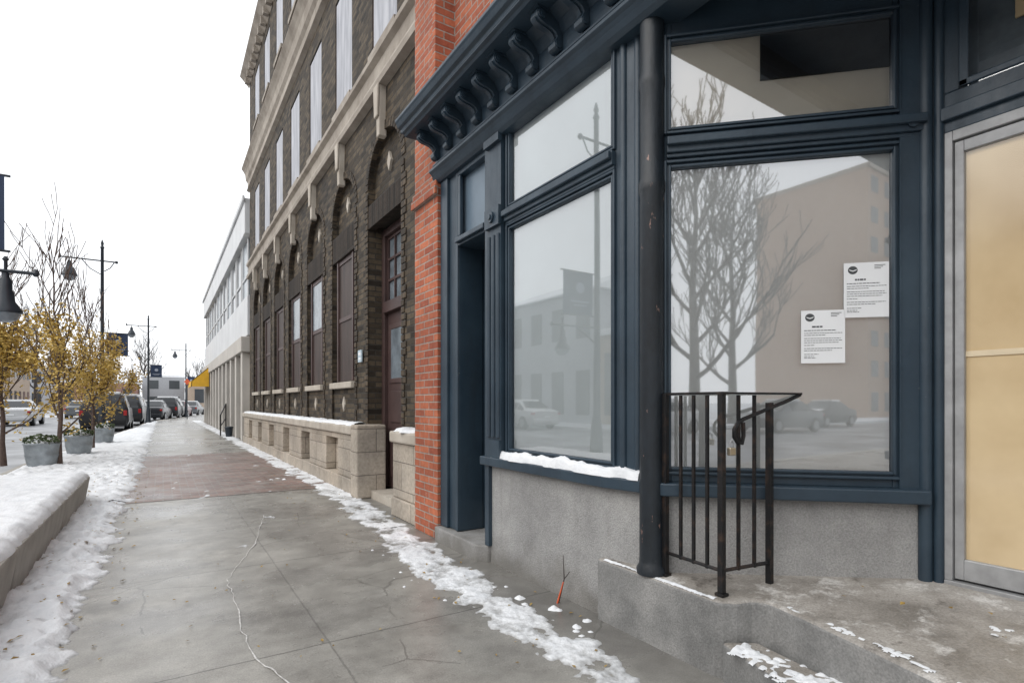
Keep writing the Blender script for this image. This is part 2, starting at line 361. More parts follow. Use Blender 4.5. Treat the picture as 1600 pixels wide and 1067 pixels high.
# ---------------------------------------------------------------- snow
def hl(x, y):
    e = -.36 + .10*N(y*.9, 1) + .07*N(y*3.5, 4) + .05*N(y*11, 8) + .14*N(x*4, y*4, 2) + .05*N(x*14, y*14, 9)
    d = e - x; k = x - (kerb(y) + .05)
    h = min(d*.38, .048) if d > 0 else d*.6
    s = min(1, max(0, d*6))
    h += (.15 + .85*s)*(.040*N(x*4.5, y*4.5) + .036*N(x*11, y*11, 5) + .022*N(x*27, y*27, 7) + .012*N(x*60, y*60, 1)) + .002
    if k < .15: h += (k - .15)*.5
    return h
A = [(0, 1.48), (2.4, 1.50), (4, 1.54), (7, 1.78), (20, 1.75), (40, 1.6)]
B = [(0, 1.70), (2.5, 1.80), (4.3, 1.92), (7, 2.12), (60, 2.14)]
def hr(x, y):
    a = interp(A, y) + .10*N(y*1.3, 20) + .07*N(y*5, 23) + .10*N(x*6, y*6, 6) + .04*N(x*25, y*25, 9)
    b = interp(B, y) + .06*N(y*2.3, 30) + .05*N(y*7, 33) + .08*N(x*6, y*6, 16) + .04*N(x*25, y*25, 3)
    d = min(x - a, b - x)
    h = min(d*.30, .012) if d > 0 else d*.6
    s = min(1, max(0, d*9))
    return h + (.25 + .75*s)*(.016*N(x*4, y*4, 11) + .012*N(x*14, y*14, 12) + .007*N(x*40, y*40) + .004*N(x*80, y*80, 2)) - .0025
def hp(x, y):
    return .05*N(x*3.1, y*1.7, 40) + .03*N(x*11, y*11, 41) + .012*N(x*35, y*35, 4) - .036
def snow_grid(hf, x0, x1, y0, y1, sx, sy, base=0.0):
    mb = MB(); nx = int((x1-x0)/sx); ny = int((y1-y0)/sy)
    hh = [[hf(x0 + i*sx, y0 + j*sy) for i in range(nx+1)] for j in range(ny+1)]
    idx = {}
    for j in range(ny):
        for i in range(nx):
            c = ((j, i), (j, i+1), (j+1, i+1), (j+1, i))
            if max(hh[a][b] for a, b in c) < -.002: continue
            f = []
            for q in c:
                if q not in idx:
                    idx[q] = len(mb.v); mb.v.append((x0 + q[1]*sx, y0 + q[0]*sy, base + hh[q[0]][q[1]]))
                f.append(idx[q])
            mb.f.append(tuple(f))
    return mb
def merge(*ms):
    r = MB()
    for m in ms: r.add(m.v, m.f)
    return r
def smooth_snow(name, mb, m='slush'):
    o = struct(name, mb, M[m], kind='stuff', normals=False); o.data.polygons.foreach_set('use_smooth', [True]*len(o.data.polygons)); return o
smooth_snow('snow_verge', merge(snow_grid(hl, -1.2, -.1, 1.0, 8, .018, .018), snow_grid(hl, -2.4, -.1, 8, 16, .035, .035),
                          snow_grid(hl, -2.5, .2, 16, 44, .09, .12)))
smooth_snow('snow_strip', merge(snow_grid(hr, 1.1, 2.14, 1.2, 5, .0125, .0125), snow_grid(hr, 1.1, 2.2, 5, 10, .022, .022), snow_grid(hr, 1.4, 2.3, 10, 18, .04, .04), snow_grid(hr, 1.4, 2.3, 18, 42, .09, .1)))
smooth_snow('snow_trace', snow_grid(hp, -.2, 1.6, 4.2, 20, .025, .035))
def hclump(x, y):
    v = -.02
    for cx, cy, r in clumps:
        d = math.hypot(x-cx, y-cy)/r
        if d < 1.3: v = max(v, (1-d)*r*.6 + .006*N(x*40, y*40))
    return v
clumps = [(random.uniform(1.8, 2.0), random.uniform(2.1, 3.2), random.uniform(.012, .036)) for _ in range(12)] + [(random.uniform(1.3, 1.5), random.uniform(2.2, 5), random.uniform(.008, .014)) for _ in range(8)]
smooth_snow('snow_crumbs', snow_grid(hclump, 1.1, 2.04, 2.0, 5.0, .009, .009), 'snow')
def mound(path, w, h, z, sd=0, n=6, st=.03):
    mb = MB(); P = [Vector(p) for p in path]; rows = []
    for a, b in zip(P, P[1:]):
        L = (b-a).length; d = (b-a).normalized(); nn = Vector((d.y, -d.x)); k = max(2, int(L/st))
        for i in range(k + (1 if b is P[-1] else 0)):
            p = a + d*(L*i/k); s = (len(rows))*st
            edge = 1 + .4*N(s*4, sd) + .2*N(s*13, sd+3); hh = h*(1 + .5*N(s*3, sd+7) + .2*N(s*10, sd+5))
            ef = min(1, len(rows)*st/.08 + .15, )
            row = []
            for q in range(n+1):
                t = q/n
                off = w*(t*edge)*(.6+.4*ef)
                row.append((*(p + nn*off), z + ef*hh*math.sqrt(max(0, 1 - (2*t-1)**2 if t > .5 else 1))*(.9+.2*N(s*20, t*5, sd)) if 0 < q < n else z - .003))
            rows.append(row)
    for r in rows: mb.v += r
    m = n+1
    for j in range(len(rows)-1):
        for i in range(n): mb.f.append((j*m+i, j*m+i+1, (j+1)*m+i+1, (j+1)*m+i))
    return mb

lv = MB()
def leafquad(mb, p, s, tilt=.4):
    a = random.random()*6.28; n = Vector((random.uniform(-tilt, tilt), random.uniform(-tilt, tilt), 1)).normalized()
    t = Vector((math.cos(a), math.sin(a), 0)); t = (t - n*t.dot(n)).normalized(); b = n.cross(t)
    P = Vector(p); mb.add([P - t*s, P - b*s*.55 + n*s*.2, P + t*s, P + b*s*.55 + n*s*.2], [(0, 1, 2, 3)])
for i in range(300):
    y = random.uniform(1.8, 12)**1.0; x = random.uniform(-.95, -.2)
    leafquad(lv, (x, y, max(0, hl(x, y)) + .008), random.uniform(.010, .022))
for i in range(100):
    y = random.uniform(1.8, 12); x = random.uniform(1.3, 2.05)
    leafquad(lv, (x, y, max(0, hr(x, y)) + .006), random.uniform(.008, .016))
for i in range(90):
    y = random.uniform(2.0, 14); x = random.uniform(-.2, 1.6)
    leafquad(lv, (x, y, .010), random.uniform(.007, .014))
for i in range(7):
    leafquad(lv, (random.uniform(2.2, 2.9), random.uniform(.5, 1.2), .385), random.uniform(.012, .02))
struct('fallen_leaves', lv, M['fallen'], kind='stuff', normals=False)

# ---------------------------------------------------------------- the shop
FX = 2.08
shop = empty('shop_building', (2.4, 1.5, 0), 'red brick shop with dark blue wooden shopfront, bracketed cornice and recessed glass door', 'shop')
S0 = (2.15, 1.90); S1 = (2.97, 1.10)
D = (Vector(S1) - Vector(S0)).normalized()
def sp(t): p = Vector(S0) + D*t; return (p.x, p.y)
SL = (Vector(S1) - Vector(S0)).length
def pt_split(px):
    u = (px-800)/F; r = (SN + CS*u)/(CS - SN*u)
    return (r*S0[1] - S0[0])/(D.x - r*D.y)
w = MB(); w.box(2.16, 9, -8, 4.36, 3.66, 9.5); w.box(3.4, 9, -8, 4.36, 0, 3.66)
obj('wall', w, M['redbrick'], shop)
w = MB(); w.box(2.02, 2.9, 4.36, 4.87, 0, 9.5)
w.box(1.985, 2.02, 4.34, 4.885, 3.02, 3.10); w.box(2.0, 2.02, 4.35, 4.88, 3.10, 3.16)
w.box(1.97, 2.9, 4.30, 4.36, 4.0, 9.5)
obj('brick_pilaster', w, M['redbrick'], shop, bevel=.006)
w = MB(); w.box(2.10, 2.2, 3.1, 3.9, 5.05, 5.2)
obj('window_sill', w, M['white'], shop, bevel=.01)
w = MB(); w.prism([(FX, 3.56), (FX, 2.26), S0, S1, (3.2, 1.10), (3.2, 1.3), (2.4, 2.1), (2.4, 3.56)], -.05, .735)
obj('base_wall', w, M['stucco'], shop, bevel=.01)
w = MB(); w.prism([(2.015, 3.60), (2.015, 2.24), (2.09, 1.865), (2.93, 1.045), (2.99, 1.10), (2.2, 1.97), (2.2, 3.60)], .735, .80)
o = obj('sill', w, M['navy'], shop, bevel=.008)
def framed(p, q, zs, g0, g1, glass, film, parent=shop, ztop=3.2):
    P = Vector(p); Q = Vector(q); d = (Q-P).normalized(); L = (Q-P).length
    at = lambda t: tuple(P + d*t)
    fr = MB()
    z0, z1, z2, z3 = zs
    fr.obox(at(0), at(g0), -.04, .0, .80, ztop); fr.obox(at(g1), at(L), -.04, .0, .80, ztop)
    fr.obox(at(g0), at(g1), -.04, -.002, .80, z0); fr.obox(at(g0), at(g1), -.04, -.002, z1, z2); fr.obox(at(g0), at(g1), -.04, -.002, z3, ztop)
    for a, b in ((z0, z1), (z2, z3)):
        for o0, o1, e in ((0, .010, .014), (.0, .018, .036)):
            i = e; wd = .014
            fr.obox(at(g0 - i), at(g0 - i + wd), o0 - .001, o1, a - i, b + i); fr.obox(at(g1 + i - wd), at(g1 + i), o0 - .001, o1, a - i, b + i)
            fr.obox(at(g0 - i + wd), at(g1 + i - wd), o0 - .001, o1, a - i, a - i + wd); fr.obox(at(g0 - i + wd), at(g1 + i - wd), o0 - .001, o1, b + i - wd, b + i)
    fo = obj('window_frame', fr, M['navy'], parent, bevel=.004)
    tb = MB(); zc = (z1 + z2)/2
    tb.obox(at(.0), at(L), 0, .035, zc - .035, zc + .045); tb.obox(at(.0), at(L), .035, .06, zc - .005, zc + .035); tb.obox(at(0), at(L), 0, .02, zc - .055, zc - .035)
    obj('transom_bar', tb, M['navy'], parent, bevel=.005)
    for a, b in ((z0, z1), (z2, z3)):
        pn = MB(); p0 = P + d*g0; p1 = P + d*g1; n = Vector((d.y, -d.x))*-.016
        pn.add([(p0.x+n.x, p0.y+n.y, a), (p1.x+n.x, p1.y+n.y, a), (p1.x+n.x, p1.y+n.y, b), (p0.x+n.x, p0.y+n.y, b)], [(0, 1, 2, 3)])
        obj('window_pane', pn, M[glass], parent, normals=False)
    for (a, b), fm in zip(((z0, z1), (z2, z3)), film):
        bk = MB(); bk.obox(at(g0 - .02), at(g1 + .03), -.050, -.034, a - .03, b + .03)
        obj('window_backing', bk, fm, parent)  # film or paper sheet; beige transom sheets stand in for a lit ceiling
framed((FX, 3.30), (FX, 2.19), (.875, 2.435, 2.615, 3.125), .03, 1.075, 'pane', (M['film'], M['film']))
tg = pt_split(1395)
framed(S0, S1, (.875, 2.385, 2.59, 3.02), .022, tg, 'pane_splay', (M['film2'], M['beige']), ztop=3.3)
w = MB(); w.obox(sp(pt_split(1190)), sp(tg + .02), -.033, -.024, 2.795, 3.06); obj('black_panel', w, M['black'], shop)
cp = MB(); cp.prism([(FX, 2.19), (2.10, 2.03), (2.15, 1.90), (2.23, 1.95), (2.2, 2.19)], .80, 3.3)
for t in (.18, .5, .82):
    a = Vector((FX - .004, 2.19)).lerp(Vector((2.14, 1.92)), t); cp.tube([(a.x, a.y, .82), (a.x, a.y, 3.2)], .022, 10)
obj('corner_post', cp, M['navy'], shop, smooth=True)
cp = MB(); cp.prism([S1, (2.985, 1.02), (3.1, 1.02), (3.1, 1.25)], .38, 3.3)
cp.obox(sp(SL - .10), sp(SL), 0, .018, .8, 3.3)
cp.tube([(2.965, 1.085, .38), (2.965, 1.085, 3.25)], .028, 12)
cp.tube([(2.985, 1.04, .38), (2.985, 1.04, 3.25)], .02, 12)
obj('end_post', cp, M['navy'], shop, smooth=True)
ro = MB(); c = Vector(sp(SL - .055)) + Vector((D.y, -D.x))*.02
for r_, z_ in ((.038, 0), (.024, .012)):
    ro.tube([(c.x + D.y*z_, c.y - D.x*z_, 2.49), (c.x + D.y*(z_+.014), c.y - D.x*(z_+.014), 2.49)], r_, 20)
obj('rosette', ro, M['navy'], shop)
w = MB(); y0, y1 = 3.33, 3.52
w.box(2.04, 2.3, y0, y1, .80, 3.2)
for i in range(3):
    yy = y0 + (y1-y0)*(i+.5)/3; w.tube([(2.038, yy, .95), (2.038, yy, 2.42)], (y1-y0)/3*.32, 10)
w.box(2.015, 2.04, y0 - .005, y1 + .005, 2.48, 2.62); w.box(2.01, 2.04, y0 - .01, y1 + .01, 3.08, 3.2); w.box(2.02, 2.04, y0 - .004, y1 + .004, .80, .93)
ym = (y0+y1)/2
w.tube([(2.016, ym, 2.55), (2.0, ym, 2.55)], .04, 16); w.tube([(2.0, ym, 2.55), (1.99, ym, 2.55)], .02, 16)
w.box(2.05, 2.3, 3.52, 3.575, .127, 3.2)
obj('doorway_pilaster', w, M['navy'], shop, smooth=True)
w = MB(); w.box(2.07, 2.3, 4.05, 4.35, .13, 3.2); w.box(2.045, 2.07, 4.22, 4.35, .13, 3.2); w.box(2.06, 2.07, 4.05, 4.09, .13, 3.2)
obj('doorway_jamb', w, M['navy'], shop, bevel=.005)
w = MB(); w.box(2.3, 3.1, 4.06, 4.12, .12, 3.2)
for i in range(9): w.tube([(2.33 + i*.08, 4.06, .12), (2.33 + i*.08, 4.06, 2.52)], .012, 6)
w.box(2.3, 3.1, 3.46, 3.52, .12, 3.2)
obj('beadboard_lining', w, M['navy'], shop)
w = MB(); w.box(3.0, 3.05, 3.52, 4.06, .3, 2.5); w.box(2.985, 3.0, 3.6, 3.98, .5, 1.1); w.box(2.985, 3.0, 3.6, 3.98, 1.25, 2.3)
dd = obj('side_door', w, M['navy_dark'], shop, bevel=.006)
obj('door_handle', MB().tube([(2.985, 3.62, 1.3), (2.93, 3.62, 1.3)], .022, 12), M['brass'], dd, smooth=True)
w = MB(); w.box(2.06, 2.3, 3.575, 4.05, 2.50, 2.58); w.box(2.03, 2.06, 3.575, 4.05, 2.52, 2.56); w.box(2.06, 2.3, 3.575, 4.05, 3.08, 3.2)
w.box(2.06, 2.09, 3.575, 3.60, 2.58, 3.08); w.box(2.06, 2.09, 4.01, 4.05, 2.58, 3.08)
obj('doorway_header', w, M['navy'], shop, bevel=.006)
obj('transom_panel', MB().box(2.12, 2.15, 3.5, 4.07, 2.56, 3.1), M['navy_light'], shop)
w = MB(); w.prism([(1.99, 4.36), (1.99, 3.62), (2.06, 3.54), (3.0, 3.54), (3.0, 4.36)], -.05, .125); w.box(2.45, 3.0, 3.53, 4.05, .125, .30)
obj('doorstep', w, M['stucco'], shop, bevel=.012)
w = MB(); w.box(2.45, 2.75, 3.53, 4.05, .302, .33); obj('threshold', w, M['navy_dark'], shop)
Y0c, Y1c = -3.0, 4.48
w = MB()
w.ext_y([(2.01, 3.20), (2.2, 3.20), (2.2, 3.52), (2.01, 3.52)], Y0c, Y1c - .1)
w.ext_y([(1.965, 3.215), (1.985, 3.20), (2.009, 3.17), (2.009, 3.25), (1.98, 3.245), (1.965, 3.235)], Y0c, Y1c - .06)
w.ext_y([(1.99, 3.265), (2.009, 3.26), (2.009, 3.285), (1.99, 3.28)], Y0c, Y1c - .08)
w.ext_y([(1.985, 3.165), (2.2, 3.165), (2.2, 3.12), (2.03, 3.12), (2.005, 3.14)], Y0c, Y1c - .08)
w.ext_y([(1.77, 3.502), (2.2, 3.502), (2.2, 3.535), (1.735, 3.535), (1.735, 3.525), (1.76, 3.517)], Y0c, Y1c)
w.ext_y([(1.735, 3.536), (1.735, 3.56), (1.71, 3.57), (1.695, 3.60), (1.685, 3.615), (1.685, 3.635), (2.2, 3.73), (2.2, 3.536)], Y0c, Y1c + .02)
w.ext_y([(2.009, 3.40), (1.97, 3.46), (1.90, 3.501), (2.009, 3.501)], Y0c, Y1c - .1)
obj('cornice', w, M['navy'], shop, bevel=.003)
bp0 = [(2.008, 3.275), (1.995, 3.262), (1.970, 3.262), (1.945, 3.28), (1.940, 3.305), (1.955, 3.328), (1.965, 3.35), (1.950, 3.375), (1.925, 3.39), (1.885, 3.40), (1.845, 3.405),
      (1.812, 3.418), (1.795, 3.44), (1.792, 3.465), (1.802, 3.488), (1.82, 3.50), (2.008, 3.50)]
bq = lambda x, z: (2.008 + (x - 2.008)*.86, 3.50 + (z - 3.50)*.86)
bp = [bq(*p) for p in bp0]
ybr = 4.32
while ybr > -2.5:
    w = MB(); w.ext_y(bp, ybr - .034, ybr + .034)
    w.ext_y([(x - .009, z - .007) for x, z in bp[6:13]] + [(1.90, 3.48)], ybr - .014, ybr + .014)
    (sx_, sz_), (tx_, tz_) = bq(1.828, 3.456), bq(1.970, 3.296)
    w.tube([(sx_, ybr - .043, sz_), (sx_, ybr + .043, sz_)], .026, 14); w.tube([(sx_, ybr - .048, sz_), (sx_, ybr + .048, sz_)], .012, 10)
    w.tube([(tx_, ybr - .041, tz_), (tx_, ybr + .041, tz_)], .021, 12)
    w.box(1.815, 2.0, ybr - .044, ybr + .044, 3.490, 3.5015)
    obj('cornice_bracket', w, M['navy'], shop, smooth=True)
    ybr -= .245
w = MB(); w.box(2.02, 2.2, -1.2, 1.99, 3.20, 3.50); w.box(2.2, 3.4, -1.3, 2.2, 3.30, 3.36); obj('recess_soffit', w, M['navy'], shop)
w = MB(); y0, y1 = .02, 1.02
w.box(2.985, 3.06, y1 - .03, y1, .40, 2.42); w.box(2.985, 3.06, y0, y0 + .03, .40, 2.42); w.box(2.985, 3.06, y0 + .03, y1 - .03, 2.375, 2.42); w.box(2.98, 3.08, y0, y1, .375, .40)
obj('door_frame', w, M['alu'], shop, bevel=.003)
w = MB(); a, b = y0 + .033, y1 - .033
w.box(3.0, 3.045, b - .034, b, .41, 2.37); w.box(3.0, 3.045, a, a + .034, .41, 2.37); w.box(3.0, 3.045, a + .034, b - .034, 2.32, 2.37); w.box(3.0, 3.045, a + .034, b - .034, .41, .50)
door = obj('entrance_door', w, M['alu'], shop, bevel=.003)
obj('door_pane', MB().add([(3.015, a + .03, .49), (3.015, b - .03, .49), (3.015, b - .03, 2.33), (3.015, a + .03, 2.33)], [(0, 1, 2, 3)]), M['pane2'], door, normals=False)
obj('kraft_paper_cover', MB().box(3.030, 3.036, a + .02, b - .02, .48, 2.34), M['kraft'], door)
obj('paper_band', MB().box(3.024, 3.029, a + .034, b - .034, 1.405, 1.43), M['kraftband'], door)
obj('pull_handle', MB().tube([(3.0, a + .03, 1.3), (2.95, a + .03, 1.3), (2.95, a + .03, 1.6), (3.0, a + .03, 1.6)], .012, 8), M['alu'], door, smooth=True)
w = MB(); w.box(2.99, 3.2, -.1, 1.03, 2.42, 2.60); w.box(2.965, 2.99, -.1, 1.03, 2.47, 2.53); w.box(2.99, 3.2, -.1, .03, .38, 3.3); w.box(2.99, 3.2, .965, 1.03, 2.6, 3.3); w.box(2.99, 3.2, .03, .965, 3.2, 3.3)
w.box(2.975, 2.99, .93, .965, 2.6, 3.3); w.box(2.975, 2.99, .03, .965, 2.6, 2.63)
obj('door_header', w, M['navy'], shop, bevel=.005)
obj('transom_pane', MB().add([(3.04, .0, 2.6), (3.04, .98, 2.6), (3.04, .98, 3.25), (3.04, .0, 3.25)], [(0, 1, 2, 3)]), M['pane'], shop, normals=False)
obj('transom_backing', MB().box(3.1, 3.11, .0, .98, 2.6, 3.25), M['frostglass'], shop)
obj('transom_paper', MB().box(3.08, 3.09, .0, .80, 2.85, 3.25), M['kraft'], shop)
framed((2.985, -.1), (2.15, -.92), (.875, 2.385, 2.59, 3.02), .07, 1.08, 'pane', (M['film2'], M['beige']), ztop=3.3)
framed((FX, -.95), (FX, -2.6), (.875, 2.435, 2.615, 3.125), .05, 1.6, 'pane', (M['film'], M['film']))
w = MB(); w.prism([(3.2, -.1), (2.985, -.1), (2.15, -.92), (FX, -.95), (FX, -3), (3.2, -3)], -.05, .735); obj('base_wall', w, M['stucco'], shop)
w = MB(); w.prism([(3.0, -.15), (2.94, -.09), (2.09, -.9), (2.02, -.95), (2.02, -2.98), (3.1, -2.98)], .735, .80); obj('sill', w, M['navy'], shop)
w = MB(); w.lathe([(.075, .335), (.078, .36), (.064, .385), (.062, .42), (.061, 2.25), (.067, 2.27), (.067, 2.31), (.061, 2.33), (.060, 2.78), (.066, 2.80), (.066, 2.84), (.060, 2.86), (.060, 3.2)], 2.092, 1.945, 28)
obj('iron_column', w, M['iron'], shop, smooth=True)

# steps
st = empty('concrete_steps', (2.5, 1.0, 0), 'worn grey concrete steps and landing in front of the aluminium shop door', 'steps')
zf = lambda x, y: .335 + max(0, (x - 2.04))*.05
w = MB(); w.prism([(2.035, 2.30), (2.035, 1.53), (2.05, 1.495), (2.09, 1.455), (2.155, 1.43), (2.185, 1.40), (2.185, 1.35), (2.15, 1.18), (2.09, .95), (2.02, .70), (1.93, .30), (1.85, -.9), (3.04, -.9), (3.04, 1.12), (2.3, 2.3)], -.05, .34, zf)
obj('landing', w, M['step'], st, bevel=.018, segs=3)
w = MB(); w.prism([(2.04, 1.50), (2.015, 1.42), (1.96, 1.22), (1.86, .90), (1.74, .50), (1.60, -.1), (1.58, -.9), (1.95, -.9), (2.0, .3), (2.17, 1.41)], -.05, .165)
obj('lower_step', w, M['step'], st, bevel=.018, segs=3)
def hstep(x, y):
    c_ = 1.985 + (y - .8)*.14
    return .012*N(x*14, y*8, 3) + .010*N(x*40, y*40) + .005 - abs(x - c_)*.12 + .008*N(y*3, 5)
def hland(x, y): return .006*N(x*40, y*6, 13) + .004*N(x*60, y*60) + .0035 - abs(x - 2.054)*.30
def hback(x, y): return .010*N(x*9, y*9, 33) + .009*N(x*40, y*40, 2) - .011
def hed(x, y):
    e_ = interp([(.30, 1.93), (.70, 2.02), (.95, 2.09), (1.18, 2.15), (1.35, 2.185)], y)
    return .008*N(x*20, y*9, 53) + .006*N(x*60, y*50, 2) - .003 - abs(x - e_ - .05)*.12
smooth_snow('snow_on_steps', merge(snow_grid(hland, 2.04, 2.08, 1.54, 2.26, .004, .008, .336), snow_grid(hstep, 1.84, 2.14, .6, 1.42, .007, .007, .166),
            snow_grid(hback, 2.45, 2.9, .55, 1.0, .01, .01, .370), snow_grid(hed, 2.05, 2.35, .55, 1.3, .007, .007, .345)), 'snow')
smooth_snow('snow_on_sill', mound([(2.085, 3.50), (2.085, 2.24), (2.12, 2.02)], .066, .058, .80, 2, 8, .012), 'snow')

t = empty('marker_stick', (1.99, 2.58, 0), 'thin orange and grey forked stick leaning on the stucco base wall', 'stick')
obj('stick', MB().tube([(2.0, 2.6, 0), (2.03, 2.585, .14), (2.035, 2.60, .28)], [.005, .004, .002], 6), M['twig'], t)
obj('twig', MB().tube([(2.03, 2.585, .14), (2.03, 2.53, .20)], [.003, .002], 6), M['twig'], t)
obj('orange_tape', MB().tube([(1.99, 2.60, 0), (2.012, 2.57, .13)], [.006, .004], 6), M['orange'], t)

rl = empty('iron_railing', (2.1, 1.55, .34), 'black iron railing with thin balusters and padlock beside the steps', 'railing')
pA = Vector((2.125, 1.865)); pB = Vector((2.10, 1.54)); pC = Vector((2.40, 1.50))
def v3(p, z): return (p.x, p.y, z)
for p in (Vector((2.112, 1.875)), pB, pC):
    w = MB(); w.box(p.x-.0135, p.x+.0135, p.y-.0135, p.y+.0135, .335, 1.245 if p is not pC else 1.20); w.box(p.x-.022, p.x+.022, p.y-.022, p.y+.022, .338, .352)
    obj('post', w, M['blackiron'], rl, bevel=.002)
for a_, b_, ts in ((pA, pB, (.25, .5, .75)), (pB, pC, (.34, .67))):
    for q in ts:
        p = a_.lerp(b_, q); w = MB(); w.box(p.x-.0065, p.x+.0065, p.y-.0065, p.y+.0065, .44, 1.235); obj('baluster', w, M['blackiron'], rl)
w = MB(); w.tube([v3(pA, .45), v3(pB, .45), v3(pC, .45)], .009, 6); obj('bottom_rail', w, M['blackiron'], rl)
w = MB()
w.obox(tuple(pA + Vector((0, .04))), tuple(pB + Vector((0, -.02))), -.018, .018, 1.237, 1.249); w.obox(tuple(pB), (2.60, 1.468), -.014, .014, 1.2385, 1.2475)
obj('top_rail', w, M['blackiron'], rl)
e = [(2.60, 1.468, 1.238), (2.5, 1.48, 1.205), (2.36, 1.498, 1.165), (2.22, 1.515, 1.125), (2.185, 1.52, 1.105), (2.165, 1.522, 1.08), (2.165, 1.522, 1.045), (2.185, 1.52, 1.02), (2.215, 1.518, 1.015), (2.225, 1.517, 1.05), (2.222, 1.517, 1.11)]
obj('handrail_scroll', MB().tube(e, .0095, 8), M['blackiron'], rl, smooth=True)
pl = MB(); pl.box(2.115, 2.155, 1.505, 1.525, .965, 1.0); lk = obj('padlock', pl, M['brass'], rl, bevel=.004)
obj('shackle', MB().tube([(2.123, 1.515, 1.0), (2.123, 1.515, 1.02), (2.135, 1.515, 1.032), (2.147, 1.515, 1.02), (2.147, 1.515, 1.0)], .0035, 6), M['alu'], lk)

def notice(px0, px1, py0, py1, label):
    t0, t1 = pt_split(px0), pt_split(px1); pm = sp((t0+t1)/2); Z = pm[0]*SN + pm[1]*CS
    z1 = CH + (HZ - py0)/F*Z; z0 = CH + (HZ - py1)/F*Z
    nrm = Vector((D.y, -D.x))
    r = empty('notice', (pm[0], pm[1], z0), label, 'notice', None)
    W = t1 - t0; H = z1 - z0
    obj('sheet', MB().obox(sp(t0), sp(t1), -.013, -.012, z0, z1), M['paper'], r)
    tx = MB()
    def bar(m_, a, b, za, zb): m_.obox(sp(t0 + W*a), sp(t0 + W*b), -.0117, -.0112, z0 + H*zb, z0 + H*za)
    rows = [(.69, .5, .03), (.62, .8, .014), (.57, .95, .010), (.53, .55, .010), (.47, .9, .010), (.43, .94, .010), (.39, .85, .010), (.34, .3, .010), (.28, .93, .010), (.24, .7, .010), (.17, .4, .010), (.13, .3, .010), (.10, .34, .010)]
    for zz, L, th in rows:
        x = .07 if L != .5 else .25
        while x < L:
            wd = random.uniform(.03, .09)
            bar(tx, x, min(x + wd, L), zz + th/2, zz - th/2); x += wd + .015
    obj('printed_text', tx, M['ink'], r)
    ct = MB()
    for i in range(3): bar(ct, .68, .92 - .05*i, .95 - .03*i, .94 - .03*i)
    obj('address_text', ct, M['ink'], r)
    lg = MB(); c = Vector(sp(t0 + W*.20)) + nrm*-.0115; zc = z0 + H*.865
    rx = W*.11; rz = W*.10
    vs = [(c.x + D.x*rx*math.cos(k/20*6.283), c.y + D.y*rx*math.cos(k/20*6.283), zc + rz*math.sin(k/20*6.283)) for k in range(20)]
    lg.add(vs, [tuple(range(20))]); lo = obj('round_emblem', lg, M['ink'], r, normals=False)
    sw_ = MB(); c2 = c + nrm*.0006
    sw_.add([(c2.x + D.x*W*a, c2.y + D.y*W*a, zc + W*b) for a, b in ((-.09, .02), (.0, -.01), (.10, .025), (.07, -.01), (0, -.035), (-.07, -.005))], [(0, 1, 2, 3, 4, 5)])
    obj('emblem_stripe', sw_, M['paper'], lo, normals=False)
notice(1253, 1322, 484, 567, 'white printed notice taped low on the splayed shop window, left of the pair')
notice(1320, 1391, 409, 495, 'white printed notice taped higher on the splayed shop window, nearer the door')

# ---------------------------------------------------------------- dark brick building
DX = 2.25
dk = empty('brick_building', (2.4, 11.7, 0), 'tall dark brown brick building with arched bays, stone plinth and boarded upper windows', 'building')
Yn, Yf = 4.885, 18.5
cs = [6.38 + 1.765*k for k in range(7)]
hw = .60; ND = .09; zs_ = 3.95; rr = .54
w = MB()
edges = [Yn] + [v for c_ in cs for v in (c_ - hw, c_ + hw)] + [Yf]
for i in range(0, len(edges), 2):
    w.box(DX, DX + ND, edges[i], edges[i+1], 0 if i == 0 else .3, 5.0)
for c_ in cs:
    n = 16
    P = [(c_ - hw*math.cos(math.pi*i/n), zs_ + rr*math.sin(math.pi*i/n)) for i in range(n+1)]
    for i in range(n):
        (a0, b0), (a1, b1) = P[i], P[i+1]
        w.add([(DX, a0, b0), (DX, a1, b1), (DX, a1, 5.0), (DX, a0, 5.0), (DX+ND, a0, b0), (DX+ND, a1, b1), (DX+ND, a1, 5.0), (DX+ND, a0, 5.0)],
              [(0, 1, 2, 3), (0, 4, 5, 1)])
w.box(DX + ND, 12, Yn, cs[0] - hw, 0, 5.0); w.box(DX + ND, 12, cs[0] + hw, Yf, 0, 5.0); w.box(DX + ND, 12, cs[0] - hw, cs[0] + hw, 3.5, 5.0); w.box(2.75, 12, cs[0] - hw, cs[0] + hw, 0, 3.5)
for za_, zb_, f0, f1 in ((5.0, 8.6, 5.6, 7.35), (8.6, 11.2, 9.2, 10.7)):
    w.box(DX, DX + .05, Yn, Yf, za_, f0); w.box(DX, DX + .05, Yn, Yf, f1, zb_)
    ed = [Yn] + [v for c_ in cs for v in (c_ - .44, c_ + .44)] + [Yf]
    for i in range(0, len(ed), 2): w.box(DX, DX + .05, ed[i], ed[i+1], f0, f1)
w.box(DX + .05, 12, Yn, Yf, 5.0, 11.2)
obj('wall', w, M['darkbrick'], dk)
for k, c_ in enumerate(cs):
    for s in (-1, 1):
        w = MB(); z = .95; q = 0
        while z < 3.9:
            wd = .13 if (q//2) % 2 else .075
            y_a = c_ + s*(hw - .012); y_b = c_ + s*(hw + wd)
            w.box(DX - .015, DX + .0, min(y_a, y_b), max(y_a, y_b), z, z + .070); z += .078; q += 1
        obj('quoin_strip', w, M['quoin'], dk, bevel=.008)
